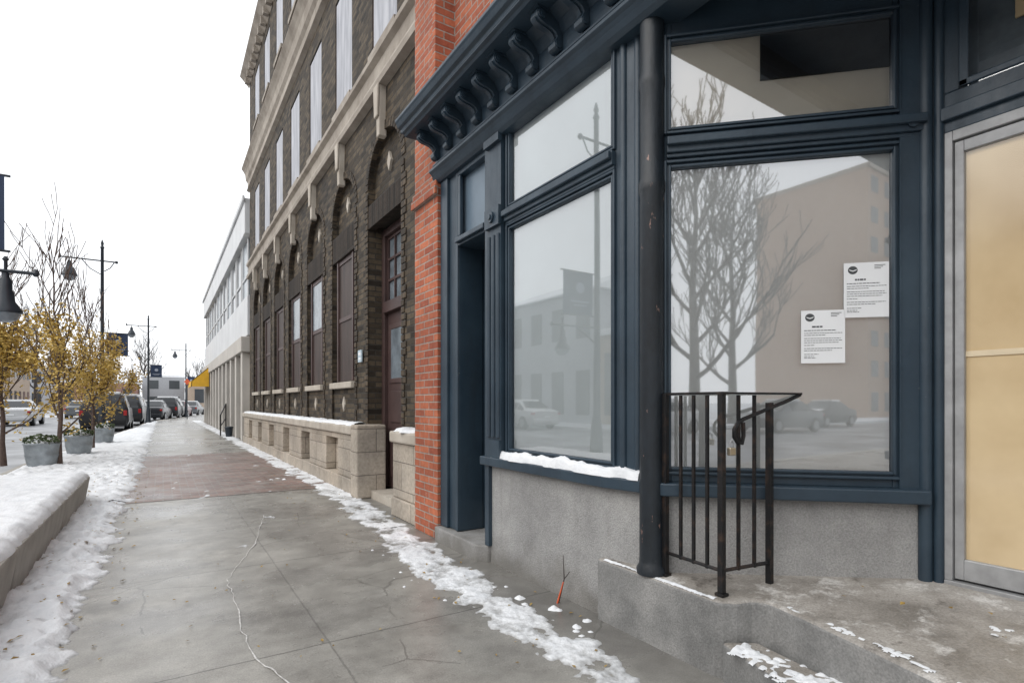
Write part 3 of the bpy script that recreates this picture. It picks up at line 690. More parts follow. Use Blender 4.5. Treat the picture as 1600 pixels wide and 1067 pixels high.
for k, c_ in enumerate(cs):
    w = MB(); n = 22
    for i in range(n):
        t0 = math.pi*(i + .07)/n; t1 = math.pi*(i + .93)/n
        ps = [(c_ - (hw + d_)*math.cos(t), zs_ + (rr + d_)*math.sin(t)) for d_, t in ((-.005, t0), (.105, t0), (.105, t1), (-.005, t1))]
        w.ext_x(ps, DX - .012, DX + .06)
    obj('arch', w, M['quoin'], dk, bevel=.005)
    w = MB(); w.box(DX - .004, DX + ND - .001, c_ - hw - (.08 if k == 0 else 0), c_ + hw + (.08 if k == 0 else 0), 3.45 if k == 0 else 3.36, 3.74)
    obj('lintel', w, M['soldier'], dk)
    w = MB(); z = 4.14; w.ext_x([(c_, z + .12), (c_ + .065, z), (c_, z - .12), (c_ - .065, z)], DX + ND - .03, DX + ND + .006); obj('diamond', w, M['lime'], dk)
    w = MB(); w.ext_x([(c_ - .045, 4.40), (c_ + .045, 4.40), (c_ + .075, 5.0), (c_ - .075, 5.0)], DX - .08, DX + .02); w.ext_x([(c_ - .055, 4.62), (c_ + .055, 4.62), (c_ + .085, 5.0), (c_ - .085, 5.0)], DX - .11, DX - .08)
    obj('keystone', w, M['lime'], dk, bevel=.012)
    if k:
        w = MB(); w.box(DX + .05, DX + ND - .001, c_ - .40, c_ + .40, 1.52, 3.36)
        wi = obj('window', w, M['brown'], dk)
        w = MB(); w.box(DX + .02, DX + .05, c_ - .42, c_ - .36, 1.52, 3.36); w.box(DX + .02, DX + .05, c_ + .36, c_ + .42, 1.52, 3.36); w.box(DX + .035, DX + .05, c_ - .36, c_ + .36, 2.42, 2.48); w.box(DX + .035, DX + .05, c_ - .36, c_ + .36, 3.29, 3.36)
        obj('frame', w, M['browndoor'], wi)
        if k in (2, 3): obj('upper_pane', MB().box(DX + .042, DX + .049, c_ - .355, c_ + .355, 2.49, 3.28), M['frostglass'], wi)
        w = MB(); w.box(DX - .06, DX + ND - .002, c_ - hw + .02, c_ + hw - .02, 1.41, 1.50)
        obj('sill', w, M['lime'], dk, bevel=.01)
        w = MB(); w.box(DX + .02, DX + ND - .001, c_ - hw, c_ + hw, .3, 1.41); obj('apron', w, M['darkbrick'], dk)
        w = MB(); z = 1.18; w.ext_x([(c_, z + .11), (c_ + .065, z), (c_, z - .11), (c_ - .065, z)], DX + .0, DX + .021); obj('diamond', w, M['lime'], dk)
    for f0, f1 in ((5.6, 7.35), (9.2, 10.7)):
        w = MB(); w.box(DX + .012, DX + .049, c_ - .41, c_ + .41, f0 + .03, f1 - .03); bd = obj('boarded_window', w, M['board'], dk)
        w = MB(); w.box(DX + .008, DX + .049, c_ - .44, c_ - .412, f0, f1); w.box(DX + .008, DX + .049, c_ + .412, c_ + .44, f0, f1); obj('frame', w, M['brown'], bd)
        w = MB(); w.box(DX - .05, DX + .04, c_ - .47, c_ + .47, f0 - .09, f0); obj('window_ledge', w, M['limetrim'], dk)
w = MB()
w.ext_y([(DX - .09, 5.0), (DX, 4.98), (DX + .01, 5.50), (DX - .05, 5.50), (DX - .10, 5.45), (DX - .10, 5.39), (DX - .04, 5.35), (DX - .04, 5.16), (DX - .08, 5.12), (DX - .10, 5.06)], Yn, Yf)
obj('stone_band', w, M['limetrim'], dk)
w = MB()
w.ext_y([(DX, 7.70), (DX + .01, 8.50), (DX - .20, 8.46), (DX - .22, 8.38), (DX - .16, 8.30), (DX - .12, 8.22), (DX - .10, 8.05), (DX - .05, 7.98), (DX - .05, 7.80), (DX - .08, 7.74)], Yn, Yf + .1)
obj('stone_cornice', w, M['limetrim'], dk)
w = MB()
w.ext_y([(DX, 10.95), (DX + .01, 11.35), (DX - .24, 11.35), (DX - .26, 11.24), (DX - .18, 11.16), (DX - .08, 11.05)], Yn, Yf + .15); w.box(DX - .05, 12, Yn, Yf, 11.35, 11.6)
y = Yn + .2
while y < Yf: w.box(DX - .15, DX - .02, y, y + .12, 10.92, 11.10); y += .44
obj('top_cornice', w, M['limetrim'], dk)
def plinth(y0, y1, recess, name='stone_plinth'):
    w = MB()
    if recess:
        w.box(DX - .02, DX + .0, y0, y1, 0, .8)
        ed = [y0] + [v for c_ in recess for v in (c_ - .33, c_ + .33)] + [y1]
        for i in range(0, len(ed), 2):
            w.box(DX - .17, DX - .02, ed[i], ed[i+1], .2, .70)
        w.box(DX - .171, DX - .02, y0, y1, .70, .775)
        w.box(DX - .19, DX - .02, y0 - .01, y1, 0, .195)
    else:
        w.box(DX - .17, DX, y0, y1, .2, .775); w.box(DX - .19, DX, y0, y1, 0, .195)
    return obj(name, w, M['limeblock'], dk, bevel=.010)
plinth(4.9, 5.62, [])
plinth(7.0, Yf, cs[1:])
for a, b in ((4.88, 5.63), (6.98, Yf)):
    obj('coping', MB().box(DX - .21, DX + .02, a, b, .78, .90), M['lime'], dk, bevel=.02)
w = MB(); w.box(DX - .23, DX + .15, 6.72, 6.99, 0, .92)
obj('plinth_pier', w, M['limeblock'], dk, bevel=.02)
smooth_snow('snow_on_plinth', merge(mound([(DX + .01, 18.4), (DX + .01, 7.05)], .20, .045, .90, 4, 6, .05), mound([(DX + .01, 5.6), (DX + .01, 4.9)], .20, .04, .90, 14, 6, .03)), 'snow')
w = MB(); c_ = cs[0]
w.box(2.43, 2.56, c_ - hw, c_ - hw + .1, .1, 3.45); w.box(2.43, 2.56, c_ + hw - .1, c_ + hw, .1, 3.45); w.box(2.43, 2.56, c_ - hw + .1, c_ + hw - .1, 3.36, 3.45); w.box(2.41, 2.56, c_ - hw + .1, c_ + hw - .1, 2.36, 2.50)
obj('door_frame', w, M['browndoor'], dk, bevel=.006)
obj('door_sill', MB().box(2.2, 2.75, c_ - hw - .02, c_ + .33, 0, .10), M['lime'], dk)
w = MB(); w.box(2.48, 2.53, c_ - .50, c_ + .50, .1, 2.36)
for (a, b, z0, z1) in ((-.38, -.05, .25, .8), (.05, .38, .25, .8), (-.38, .38, .95, 1.35)): w.box(2.465, 2.48, c_ + a, c_ + b, z0, z1)
for a in (-.42, .36): w.box(2.465, 2.48, c_ + a, c_ + a + .06, 1.45, 2.2)
w.box(2.465, 2.48, c_ - .36, c_ + .36, 2.14, 2.2); w.box(2.465, 2.48, c_ - .36, c_ + .36, 1.45, 1.51)
d2 = obj('door', w, M['browndoor'], dk, bevel=.006)
obj('door_pane', MB().box(2.472, 2.479, c_ - .36, c_ + .36, 1.51, 2.14), M['frostglass'], d2)
obj('door_handle', MB().tube([(2.48, c_ - .44, 1.1), (2.42, c_ - .44, 1.1)], .025, 12), M['brass'], d2, smooth=True)
w = MB(); w.box(2.50, 2.52, c_ - .50, c_ + .50, 2.5, 3.36); tw = obj('transom_window', w, M['frostglass'], dk)
w = MB()
for i in range(5): yy = c_ - .50 + .97*i/4; w.box(2.475, 2.499, yy, yy + .03, 2.5, 3.36)
for i in range(4): zz = 2.5 + .82*i/3; w.box(2.476, 2.498, c_ - .5, c_ + .5, zz, zz + .03)
obj('glazing_bars', w, M['browndoor'], tw)
w = MB(); w.box(DX - .045, DX - .03, 7.13, 7.28, 1.74, 1.90); pp = obj('door_plate', w, M['plate'], dk)
w = MB(); w.box(DX - .047, DX - .0455, 7.16, 7.25, 1.83, 1.87); w.box(DX - .047, DX - .0455, 7.16, 7.25, 1.77, 1.80); obj('plate_marks', w, M['paper'], pp)

# ---------------------------------------------------------------- white building
wb = empty('white_building', (2.4, 28.8, 0), 'long low white modern building with ribbon windows beyond the dark brick one', 'building')
w = MB(); w.box(2.35, 12, 18.72, 39, 0, 7.3); obj('wall', w, M['offwhite'], wb)
w = MB(); w.box(2.12, 12.2, 18.66, 39.1, 6.45, 7.55); w.box(2.05, 2.12, 18.6, 39.15, 7.42, 7.6); obj('roof_fascia', w, M['white'], wb, bevel=.02)
w = MB(); w.box(2.2, 2.35, 18.66, 39, 3.3, 4.55); obj('spandrel_panel', w, M['white'], wb, bevel=.01)
w = MB(); w.box(2.02, 2.35, 18.66, 39, 2.78, 3.25); obj('canopy', w, M['offwhite'], wb, bevel=.02)
y = 18.9; i = 0
while y < 38.5:
    w = MB(); w.box(2.28, 2.349, y + .12, y + 1.5, 4.6, 6.4); wi = obj('window', w, M['darkglass'] if i % 3 else M['frostglass'], wb)
    w = MB(); w.box(2.25, 2.28, y + .12, y + .2, 4.6, 6.4); w.box(2.25, 2.28, y + 1.42, y + 1.5, 4.6, 6.4); w.box(2.25, 2.28, y + .2, y + 1.42, 5.2, 5.26); obj('frame', w, M['white'], wi)
    w = MB(); w.box(2.25, 2.349, y + .42, y + 1.55, .35, 2.75); obj('shop_window', w, M['darkglass'], wb)
    w = MB(); w.box(2.08, 2.349, y + .0, y + .40, 0, 2.775); obj('pier', w, M['offwhite'], wb, bevel=.01)
    y += 1.68; i += 1
w = MB(); w.ext_y([(2.05, 3.1), (1.25, 2.35), (1.22, 2.05), (1.26, 2.05), (1.28, 2.33), (2.05, 3.05)], 33.0, 36.6)
w.add([(2.05, 33.0, 3.1), (1.25, 33.0, 2.35), (1.22, 33.0, 2.05), (2.05, 33.0, 2.05)], [(0, 1, 2, 3)])
tag(obj('shop_awning', w, M['yellow']), 'bright yellow canvas awning over the pavement at the white building', 'awning')
t = empty('waste_bin', (1.95, 21.5, 0), 'small dark bin against the white building', 'bin')
obj('bin_body', MB().lathe([(.10, 0), (.13, .30), (.14, .32)], 1.95, 21.5, 16), M['pole'], t, smooth=True)
obj('bin_lid', MB().lathe([(.145, .322), (.14, .35), (.05, .37)], 1.95, 21.5, 16), M['pole'], t, smooth=True)
w = MB(); w.tube([(1.75, 22.3, 0), (1.75, 22.3, .75), (2.05, 23.8, 1.15), (2.05, 23.8, 0)], .025, 6); w.tube([(1.75, 22.3, .35), (2.05, 23.8, .6)], .02, 6)
tag(obj('stair_rail', w, M['blackiron']), 'low black sloping stair rail at the white building entrance', 'rail')

# ---------------------------------------------------------------- other buildings
def simple(name, x0, x1, y0, y1, h, m, face, floors, label, gable=False, snow=True, nb=None):
    r = empty(name, ((x0+x1)/2, (y0+y1)/2, 0), label, 'building', 'buildings across and along the street')
    obj('wall', MB().box(x0, x1, y0, y1, -.1, h), m, r)
    rf = MB()
    if gable: rf.ext_y([(x0 - .3, h), (x1 + .3, h), (x1 + .3, h + .1), ((x0+x1)/2, h + 2.2), (x0 - .3, h + .1)], y0 - .3, y1 + .3)
    else: rf.box(x0 - .2, x1 + .2, y0 - .05, y1 + .05, h, h + .35)
    obj('roof', rf, M['snow'] if snow else M['limetrim'], r)
    fh = h/floors
    for f in range(floors):
        z0 = f*fh + fh*.28; z1 = f*fh + fh*.8
        if face == 'x':
            n = nb or max(2, int((y1-y0)/2.2)); s = (y1-y0)/n
            for i in range(n):
                w = MB(); a = y0 + s*(i + .25); b = y0 + s*(i + .75)
                w.box(x1 - .02, x1 + .03, a, b, z0 if f else .5, z1); obj('window', w, M['darkglass'], r)
        else:
            n = nb or max(2, int((x1-x0)/2.2)); s = (x1-x0)/n
            for i in range(n):
                w = MB(); w.box(x0 + s*(i+.25), x0 + s*(i+.75), y0 - .03, y0 + .02, z0, z1); obj('window', w, M['darkglass'], r)
    return r
M['tanb'] = mat('tan_brick', (.34, .27, .21), .8, var=.15); M['redb'] = mat('plain_red_brick', (.27, .16, .13), .8, var=.15); M['greyb'] = mat('grey_wall', (.36, .37, .39), .8, var=.1)
M['tower'] = mat('tower_brick', (.40, .29, .22), .8, var=.15)
simple('shop_row_building', -27, -17, 24, 36, 7.9, M['greyb'], 'x', 2, 'grey two storey building across the road, reflected in the shop window', gable=True)
simple('shop_row_building', -27, -17, 9, 23.9, 5.0, M['tanb'], 'x', 1, 'low tan single storey shops across the road')
simple('shop_row_building', -27, -17, -12, 8.9, 6.5, M['redb'], 'x', 2, 'red brick two storey shops straight across the road')
simple('shop_row_building', -27, -17, 36.1, 58, 6.0, M['redb'], 'x', 2, 'red brick shops across the road beyond the grey gabled one')
simple('shop_row_building', -28, -15, 72, 96, 6.5, M['tanb'], 'x', 2, 'tan brick block far down the left side of the road')
simple('apartment_tower', -27, -17, -64, -46, 21, M['tower'], 'x', 8, 'tall brown apartment tower behind the viewer, reflected in the splayed window', snow=False, nb=7)
simple('distant_building', -13, -3.5, 104, 116, 4.2, M['redb'], 'y', 1, 'low reddish building with snowy roof closing the street, on the left', gable=False)
simple('distant_building', -3, 3.2, 112, 124, 5.6, M['greyb'], 'y', 2, 'grey two storey building with snowy roof closing the street')
simple('distant_building', 3.5, 12, 100, 112, 4.2, M['tanb'], 'y', 1, 'low tan building with snowy roof at the end of the street, on the right', snow=True)
simple('distant_building', -26, -14, 118, 128, 7, M['greyb'], 'y', 2, 'pale grey building with snowy roof far away on the left')

# ---------------------------------------------------------------- planter and pots
pb = empty('concrete_planter', (-1.25, 5, 0), 'long low concrete planter box filled with smooth snow', 'planter')
def taper(mb, x0, x1, y0, y1, z0, z1, d):
    mb.add([(x0+d, y0+d, z0), (x1-d, y0+d, z0), (x1-d, y1-d, z0), (x0+d, y1-d, z0), (x0, y0, z1), (x1, y0, z1), (x1, y1, z1), (x0, y1, z1)],
           [(0, 3, 2, 1), (4, 5, 6, 7), (0, 1, 5, 4), (1, 2, 6, 5), (2, 3, 7, 6), (3, 0, 4, 7)])
w = MB(); yy = .6
while yy < 8.1:
    taper(w, -1.78, -.73, yy, min(yy + 1.9, 8.19) - .012, .0, .33, .05); yy += 1.9
obj('box', w, M['concrete'], pb, bevel=.02)
w = MB(); n = 60; m = 240
for j in range(m+1):
    for i in range(n+1):
        x = -1.77 + 1.03*i/n; y = .62 + 7.55*j/m; e = min(i, n-i)/n*1.03; g = min(j, m-j)/m*7.5; q = min(1, min(e, g)/.09)
        w.v.append((x + .014*N(x*9, y*9), y, .325 + .075*math.sqrt(q)*(1 + .25*N(x*2, y*2)) + q*(.012*N(x*8, y*8) + .006*N(x*22, y*22))))
for j in range(m):
    for i in range(n): w.f.append((j*(n+1)+i, j*(n+1)+i+1, (j+1)*(n+1)+i+1, (j+1)*(n+1)+i))
so = obj('snow_fill', w, M['snow'], pb, normals=False); so.data.polygons.foreach_set('use_smooth', [True]*len(so.data.polygons))

pot = empty('metal_pot', (0, 0, 0), 'galvanised round pot with snowy greenery, nearest of the row on the verge', 'pot', 'pots on the verge')
obj('pot_body', MB().lathe([(.17, 0), (.21, .02), (.245, .20), (.25, .22), (.245, .24), (.26, .40), (.275, .42), (.27, .44), (.24, .43), (.23, .38)], n=28), M['galv'], pot, smooth=True)
g = MB()
for i in range(420):
    a = random.random()*6.28; r = .26*math.sqrt(random.random()); leafquad(g, (r*math.cos(a), r*math.sin(a), .42 + random.uniform(0, .16)*(1.2 - r*2)), .04, 1.5)
obj('foliage', g, M['green'], pot, normals=False)
g = MB(); g.lathe([(.24, .44), (.21, .50), (.12, .55), (.03, .56)], n=16); obj('snow_cap', g, M['snow'], pot, smooth=True)
pot.location = (-1.86, 13.0, .03)
dup(pot, (-1.60, 15.6, .03), .7, 'galvanised round pot with snowy greenery, second of the row on the verge')
dup(pot, (-1.45, 19.6, .03), 1.9, 'galvanised round pot with snowy greenery, farthest of the row on the verge')

# ---------------------------------------------------------------- street lamps
def lamp_parts(root, banner=True, low=False):
    w = MB(); w.lathe([(.16, 0), (.16, .12), (.12, .2), (.10, .75), (.085, .85), (.065, 1.0), (.05, 3.5), (.042, 6.0), (.06, 6.03), (.03, 6.1), (.045, 6.16), (.01, 6.28)], n=14)
    obj('pole', w, M['pole'], root, smooth=True)
    w = MB(); w.tube([(-1.02, 0, 5.62), (.34, 0, 5.62)], .022, 8); w.tube([(-.05, 0, 5.2), (-.3, 0, 5.35), (-.5, 0, 5.6)], .014, 6); w.tube([(.05, 0, 5.3), (.2, 0, 5.42), (.3, 0, 5.6)], .014, 6)
    w.lathe([(.03, 5.58), (.05, 5.62), (.03, 5.66)], .36, 0, 8); w.lathe([(.02, 5.58), (.04, 5.62), (.02, 5.72)], -1.03, 0, 8)
    obj('arm', w, M['pole'], root, smooth=True)
    w = MB(); w.tube([(-.8, 0, 5.62), (-.8, 0, 5.5)], .014, 6); w.lathe([(.035, 5.52), (.07, 5.46), (.075, 5.34), (.12, 5.30), (.20, 5.10), (.20, 5.07)], -.8, 0, 16)
    ln = obj('lantern', w, M['pole'], root, smooth=True)
    obj('lantern_glass', MB().lathe([(.17, 5.069), (.15, 4.98), (.06, 4.92)], -.8, 0, 14), M['lampglass'], ln, smooth=True)
    if banner:
        x1 = .725 if low else .66; za, zb = (2.66, 3.36) if low else (2.70, 3.38)
        w = MB(); n = 8
        for i in range(n+1):
            x = .10 + (x1 - .10)*i/n
            for z in (za, (za+zb)/2, zb): w.v.append((x, .02*math.sin(i*.9 + z), z))
        for i in range(n):
            for k in range(2): w.f.append((i*3+k, (i+1)*3+k, (i+1)*3+k+1, i*3+k+1))
        bn = obj('banner', w, M['banner'], root, normals=False)
        for zz in (zb + .01, za - .01):
            obj('banner_rod', MB().tube([(0, 0, zz), (x1 + .04, 0, zz)], .012, 6), M['pole'], root)
        w = MB()
        for s in (-.03, .03):
            w.box(.2, .58, s - .001, s + .001, 2.86, 2.885); w.box(.26, .52, s - .001, s + .001, 2.80, 2.82)
            vs = [(.39 + .09*math.cos(k/14*6.283), s, 3.10 + .09*math.sin(k/14*6.283)) for k in range(14)]
            w.add(vs, [tuple(range(14))])
        obj('banner_print', w, M['bannermark'], bn, normals=False)
    if low:
        w = MB(); w.tube([(0, 0, 2.46), (.94, 0, 2.46)], .017, 8); w.lathe([(.015, 2.43), (.032, 2.46), (.015, 2.50)], .95, 0, 8)
        w.tube([(.73, 0, 2.46), (.73, 0, 2.57)], .014, 8); w.lathe([(.01, 2.55), (.028, 2.57), (.01, 2.60)], .73, 0, 8); w.tube([(.05, 0, 2.2), (.2, 0, 2.3), (.45, 0, 2.45)], .012, 6)
        obj('low_arm', w, M['pole'], root, smooth=True)
        w = MB(); w.lathe([(.03, 2.44), (.03, 2.40), (.05, 2.37), (.052, 2.28), (.065, 2.25), (.072, 2.17), (.125, 2.09), (.13, 2.06)], .73, 0, 20)
        l2 = obj('low_lantern', w, M['pole'], root, smooth=True)
        obj('lantern_glass', MB().lathe([(.11, 2.058), (.09, 2.0), (.04, 1.97)], .73, 0, 16), M['lampglass'], l2, smooth=True)
LG = 'street lamps along the kerb'
near = empty('street_lamp', (0, 0, 0), 'dark street lamp nearest the viewer with low lantern and navy banner at the left edge', 'street lamp', LG)
lamp_parts(near, True, True); near.location = (-2.0, 7.0, 0)
l0 = empty('street_lamp', (0, 0, 0), 'dark street lamp rising behind the yellow leaved trees', 'street lamp', LG)
lamp_parts(l0, True, False); l0.location = (-1.60, 21.2, 0)
dup(l0, (-.72, 37.9, 0), 0, 'dark street lamp with navy banner beside the parked dark van')
dup(l0, (1.62, 53.6, 0), -.2, 'farthest dark street lamp with navy banner at the bend')
t = empty('road_sign', (1.5, 47, 0), 'small orange diamond sign on a post by the far parked cars', 'sign')
obj('sign_post', MB().tube([(1.5, 47, 0), (1.5, 47, 2.9)], .03, 6), M['pole'], t); obj('sign_plate', MB().add([(1.5, 46.96, 3.0), (1.7, 46.96, 2.75), (1.5, 46.96, 2.5), (1.3, 46.96, 2.75)], [(0, 1, 2, 3)]), M['orange'], t, normals=False)

# ---------------------------------------------------------------- trees
def grow(mb, p, d, L, r, depth, tips, spread=.55, up=.12, minr=.003):
    n = 4; pts = [p]; rr_ = [r]
    for i in range(n):
        d = (d + Vector((random.uniform(-.16, .16), random.uniform(-.16, .16), random.uniform(-.05, .16)))*.7 + Vector((0, 0, up*.3))).normalized()
        p = p + d*(L/n); pts.append(p); rr_.append(max(minr, r*(1 - .45*(i+1)/n)))
        if depth <= 2: tips.append((p.copy(), depth))
    mb.tube(pts, rr_, 8 if r > .03 else (5 if r > .01 else 3))
    if depth == 0: return
    k = random.choice((3, 4)) if depth > 1 else 3
    for i in range(k):
        t = random.uniform(.35, 1.0) if i else 1.0
        q = pts[min(n, int(t*n))]; a = random.random()*6.28
        s = spread*random.uniform(.6, 1.2)
        nd = (d + Vector((math.cos(a)*s, math.sin(a)*s, random.uniform(-.1, .3)))).normalized()
        grow(mb, q, nd, L*random.uniform(.6, .8), max(minr, rr_[-1]*random.uniform(.6, .9)), depth-1, tips, spread, up, minr)
def tree(name, label, h, r, leafy, seed, loc, clear=.75, bark='bark', depth=4, leafn=3, spread=.6, minr=.0035, group=None, zl=3.0, steep=1.2, up=.15):
    random.seed(seed); root = empty(name, (0, 0, 0), label, 'tree', group)
    tr = MB(); tp = [Vector((0, 0, 0))]; n = 7
    for i in range(n): tp.append(Vector((.03*random.uniform(-1, 1)*(i+1)/2, .03*random.uniform(-1, 1)*(i+1)/2, h*.8*(i+1)/n)))
    tr.tube(tp, [r*1.25] + [r*(1 - .8*(i+1)/n) for i in range(n)], 9); to = obj('trunk', tr, M[bark], root, smooth=True)
    br = MB(); tips = []
    nb = 15
    for i in range(nb):
        z = clear + (h*.8 - clear)*(i/(nb-1))**.9; q = (z/(h*.8))*n; i0 = min(n-1, int(q)); p = tp[i0].lerp(tp[i0+1], q - i0)
        a = i*2.4 + random.uniform(-.4, .4); fr = z/h
        d = Vector((math.cos(a), math.sin(a), .45 + steep*fr)).normalized()
        grow(br, p, d, h*.21*(1.15 - .55*fr), r*.42*(1.1 - .7*fr), depth - 2 if depth > 2 else 1, tips, spread, up, minr)
    grow(br, tp[-1], Vector((0, 0, 1)), h*.2, r*.22, 2, tips, .4, .2, minr)
    obj('branches', br, M[bark], root)
    if leafy:
        lf = MB()
        for p, dp in tips:
            dens = leafn*(1 if p.z < zl*.72 else max(0, (zl - p.z)/(zl*.28)))*max(0, .16 + 2.6*(N(p.x*2.4, p.y*2.4, p.z*2.4 + seed) + .10))
            for i in range(int(dens + random.random())):
                leafquad(lf, p + Vector((random.gauss(0, .09), random.gauss(0, .09), random.gauss(-.06, .09))), random.uniform(.026, .048), 2.0)
        obj('leaves', lf, M['leaf'], root, normals=False)
    root.location = loc; return root
TG = 'small street trees on the verge'
tree('street_tree', 'slim tree with yellow leaves below and bare twigs above, nearest whole tree on the verge', 4.2, .045, 1, 11, (-1.62, 13.0, 0), clear=.60, leafn=17, spread=.56, group=TG, zl=3.0, minr=.006, steep=1.8, up=.35)
tree('street_tree', 'yellow leaved slim tree behind the nearest one, by the second pot', 4.0, .045, 1, 23, (-1.50, 17.2, 0), clear=.6, leafn=15, spread=.58, group=TG, zl=3.1, minr=.006, steep=1.7, up=.35)
tree('street_tree', 'yellow leaved slim tree cut by the left edge of the view', 3.9, .045, 1, 31, (-2.55, 13.9, 0), clear=.60, leafn=22, spread=.6, group=TG, zl=3.0, minr=.006, steep=1.4, up=.3)
bt = tree('bare_tree', 'large bare tree across the road, reflected in the splayed window', 14, .28, 0, 5, (-11.5, -16.2, 0), clear=2.2, bark='twig', depth=5, spread=.6, minr=.018)
dup(bt, (-15, 100, 0), 1.3, 'large bare tree far down the left side of the street')
dup(bt, (-3, 128, -1), 2.2, 'large bare tree rising behind the snowy roofs at the end of the street')
dup(bt, (-9.5, 124, -3), 3.4, 'large bare tree behind the low reddish building')
dup(bt, (6, 130, -5), 4.4, 'large bare tree behind the low tan building')
dup(bt, (-14.8, -24, 0), 2.9, 'large bare tree beside the apartment tower behind the viewer')

# ---------------------------------------------------------------- cars
def car(name, label, paint, van, snowy=True):
    r = empty(name, (0, 0, 0), label, 'car', 'cars along the street')
    if van: st_ = [(-2.3, .86, .95, 1.0, .80), (-2.25, .92, 1.02, 1.42, .74), (-2.0, .94, 1.04, 1.72, .70), (-.9, .95, 1.04, 1.78, .70), (.35, .95, 1.03, 1.74, .68), (1.1, .94, 1.01, 1.08, .80), (2.0, .90, .92, .97, .78), (2.3, .78, .70, .76, .66)]
    else: st_ = [(-2.2, .80, .86, .92, .74), (-2.1, .88, .93, 1.0, .76), (-1.45, .90, .95, 1.06, .76), (-.85, .91, .95, 1.42, .64), (.1, .91, .94, 1.46, .64), (.95, .90, .92, .98, .76), (1.9, .86, .84, .88, .74), (2.2, .74, .62, .68, .62)]
    w = MB()
    for y, hw_, zb, zr, wr in st_:
        w.v += [(-hw_*.92, y, .24), (-hw_, y, .5), (-hw_*.97, y, zb), (-wr, y, zr - .05), (-wr*.8, y, zr), (wr*.8, y, zr), (wr, y, zr - .05), (hw_*.97, y, zb), (hw_, y, .5), (hw_*.92, y, .24)]
    for j in range(len(st_)-1):
        for i in range(10): w.f.append((j*10+i, j*10+(i+1) % 10, (j+1)*10+(i+1) % 10, (j+1)*10+i))
    w.f.append(tuple(range(10))); w.f.append(tuple(range((len(st_)-1)*10, len(st_)*10)))
    obj('body', w, M['car_' + paint], r, smooth=True, bevel=.03)
    i0, i1 = (1, 4) if van else (2, 4)
    for s in (-1, 1):
        gl = MB()
        for j in range(i0, i1 + 1):
            (ya, ha, ba, ra, wa), (yb, hb, bb, rb_, wb_) = st_[j], st_[j+1]
            f = lambda h_, b_, r_, w_, t, o: ((h_*.97*(1-t) + w_*t + .012)*s, b_*(1-t) + (r_-.05)*t)
            P = []
            for (y, hh, b_, r_, w_) in ((ya + .04, ha, ba, ra, wa), (yb - .04, hb, bb, rb_, wb_)):
                for t in (.08, .88): x, z = f(hh, b_, r_, w_, t, 0); P.append((x, y, z))
            gl.add([P[0], P[2], P[3], P[1]], [(0, 1, 2, 3)])
        obj('side_window', gl, M['carglass'], r, normals=False)
    rw = MB()
    if van: rw.add([(-.72, -2.335, 1.02), (.72, -2.335, 1.02), (.62, -2.13, 1.60), (-.62, -2.13, 1.60)], [(0, 1, 2, 3)])
    else: rw.add([(-.70, -1.47, 1.09), (.70, -1.47, 1.09), (.55, -.92, 1.41), (-.55, -.92, 1.41)], [(0, 1, 2, 3)])
    obj('rear_window', rw, M['carglass'], r, normals=False)
    fw = MB(); fw.add([(-.72, st_[5][0] - .02, st_[5][3] + .03), (.72, st_[5][0] - .02, st_[5][3] + .03), (.56, st_[4][0] + .08, st_[4][3] - .05), (-.56, st_[4][0] + .08, st_[4][3] - .05)], [(0, 1, 2, 3)])
    obj('windscreen', fw, M['carglass'], r, normals=False)
    for sx in (-1, 1):
        for yy in (-1.4, 1.4):
            wh = obj('wheel', MB().wheel(sx*.82, yy, .33, .33, .22), M['tyre'], r, smooth=True); obj('rim', MB().wheel(sx*.86, yy, .33, .2, .18, prof=[(.2, -.08), (.2, .08), (.06, .075)]), M['rim'], wh, smooth=True)
        yb = st_[0][0]
        obj('tail_light', MB().box(sx*.80 - .09, sx*.80 + .05, yb - .03, yb + .12, .74, .98 if van else .86), M['tail'], r, bevel=.02)
        obj('headlight', MB().box(sx*.66 - .12, sx*.66 + .12, 2.1, 2.27 if van else 2.17, .60, .72), M['lampglass'], r, bevel=.02)
    obj('bumper', MB().box(-.82, .82, st_[0][0] - .08, st_[0][0] + .1, .34, .54), M['tyre'] if van else M['car_' + paint], r, bevel=.03)
    obj('number_plate', MB().box(-.16, .16, st_[0][0] - .095, st_[0][0] - .085, .60 if not van else .42, .70 if not van else .52), M['paper'], r)
    if snowy:
        t = st_[3]; t2 = st_[4]; s = MB(); s.box(-.56, .56, t[0] + .05 - (1 if van else 0), t2[0], min(t[3], t2[3]) - .02, max(t[3], t2[3]) + .05); obj('roof_snow', s, M['snow'], r, bevel=.03)
        s = MB(); a_, b_ = st_[5], st_[6]
        s.add([(-.66, a_[0] + .05, a_[3] + .03), (.66, a_[0] + .05, a_[3] + .03), (.6, b_[0] - .1, b_[3] + .03), (-.6, b_[0] - .1, b_[3] + .03)], [(0, 1, 2, 3)]); obj('bonnet_snow', s, M['snow'], r, normals=False)
    return r
c1 = car('parked_car', 'dark parked sport utility car behind the yellow leaved trees', 'dark', True); c1.location = (-2.25, 33.0, -.13)
c2 = car('parked_car', 'dark parked saloon car beyond the second lamp', 'dark', False); c2.location = (-.55, 48.5, -.13); c2.rotation_euler = (0, 0, R(-9))
c3 = car('parked_car', 'dark red parked car farthest along the kerb', 'red', False); c3.location = (1.15, 57.5, -.13); c3.rotation_euler = (0, 0, R(-9))
c4 = car('parked_car', 'white car on the road at the left edge of the view', 'white', False); c4.location = (-7.2, 43, -.13)
c5 = car('parked_car', 'grey car on the road left of the dark parked one', 'grey', False); c5.location = (-6.0, 60, -.13)
dup(c1, (-1.75, 40.2, -.13), R(-4), 'dark sport utility car parked in front of the other dark one')
dup(c1, (.45, 53.2, -.13), R(-9), 'dark sport utility car parked between the dark saloon and the red car')
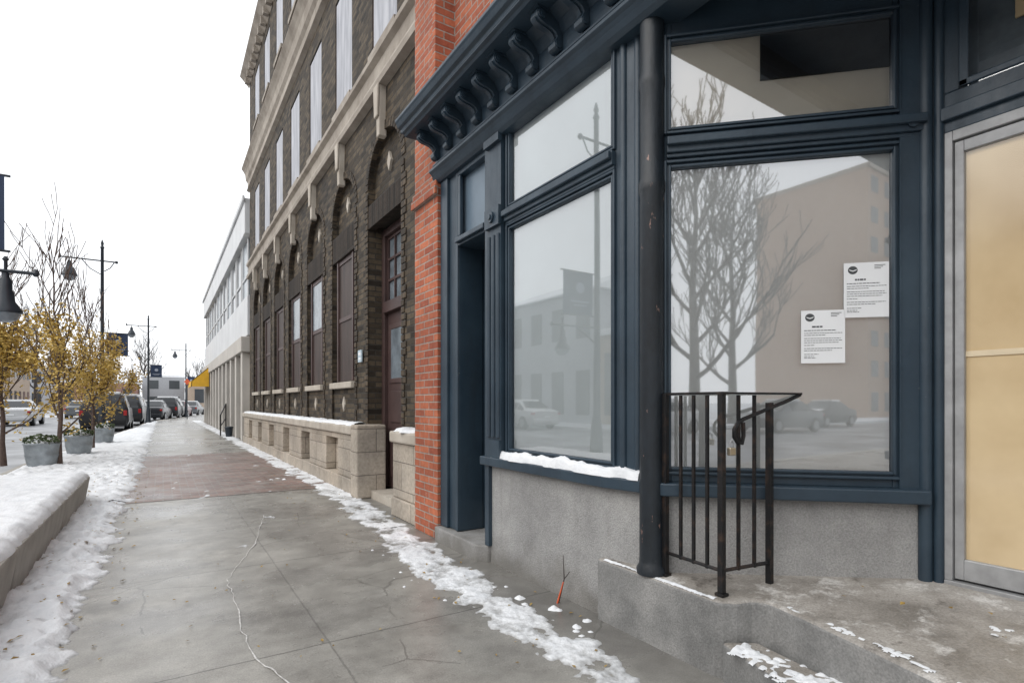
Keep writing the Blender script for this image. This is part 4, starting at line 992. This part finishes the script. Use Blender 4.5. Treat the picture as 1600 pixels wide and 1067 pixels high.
dup(c5, (2.4, 64, -.13), R(-12), 'small grey car parked past the dark red one')
dup(c4, (-11.8, 52, -.13), math.pi, 'white car parked across the road facing the viewer')
dup(c5, (-9.8, -20, -.13), .05, 'snow covered grey car behind the viewer, reflected in the shop window')
dup(c4, (-11.8, -14, -.13), 0, 'white car parked behind the viewer across the road')
dup(c2, (-11.8, -28, -.13), 0, 'dark saloon car parked behind the viewer across the road')
dup(c1, (-11.8, 6, -.13), 0, 'dark sport utility car parked straight across the road')
dup(c2, (-11.8, 14, -.13), 0, 'dark saloon car parked across the road by the tan shops')
dup(c4, (-11.8, 24, -.13), 0, 'white car parked across the road by the grey gabled building')

# ---------------------------------------------------------------- light and camera
wd = bpy.data.worlds.new('World'); scene.world = wd; wd.use_nodes = True; nt = wd.node_tree
bg = nt.nodes['Background']; sky = nt.nodes.new('ShaderNodeTexSky'); sky.sky_type = 'NISHITA'; sky.sun_disc = False
sky.sun_elevation = R(38); sky.sun_rotation = R(-80); sky.dust_density = 4
mx = nt.nodes.new('ShaderNodeMix'); mx.data_type = 'RGBA'; mx.inputs[0].default_value = .94
nt.links.new(sky.outputs[0], mx.inputs[6]); mx.inputs[7].default_value = (9.5, 9.7, 9.95, 1)
nt.links.new(mx.outputs[2], bg.inputs[0]); bg.inputs[1].default_value = .15
sl = bpy.data.lights.new('sun', 'SUN'); sl.energy = 1.5; sl.angle = R(60); sl.color = (1, .97, .93)
so = bpy.data.objects.new('sun', sl); C.objects.link(so)
so.rotation_euler = Vector((-.78, -.10, .62)).to_track_quat('Z', 'Y').to_euler()
cam = bpy.data.cameras.new('camera'); co = bpy.data.objects.new('camera', cam); C.objects.link(co)
co.location = (0, 0, CH); co.rotation_euler = (R(90), 0, -TH)
cam.sensor_width = 36; cam.lens = F/1600*36; cam.shift_y = (HZ - 533.5)/1600; cam.clip_start = .05; cam.clip_end = 3000
scene.camera = co
scene.view_settings.view_transform = 'Standard'; scene.view_settings.look = 'None'; scene.view_settings.exposure = 0
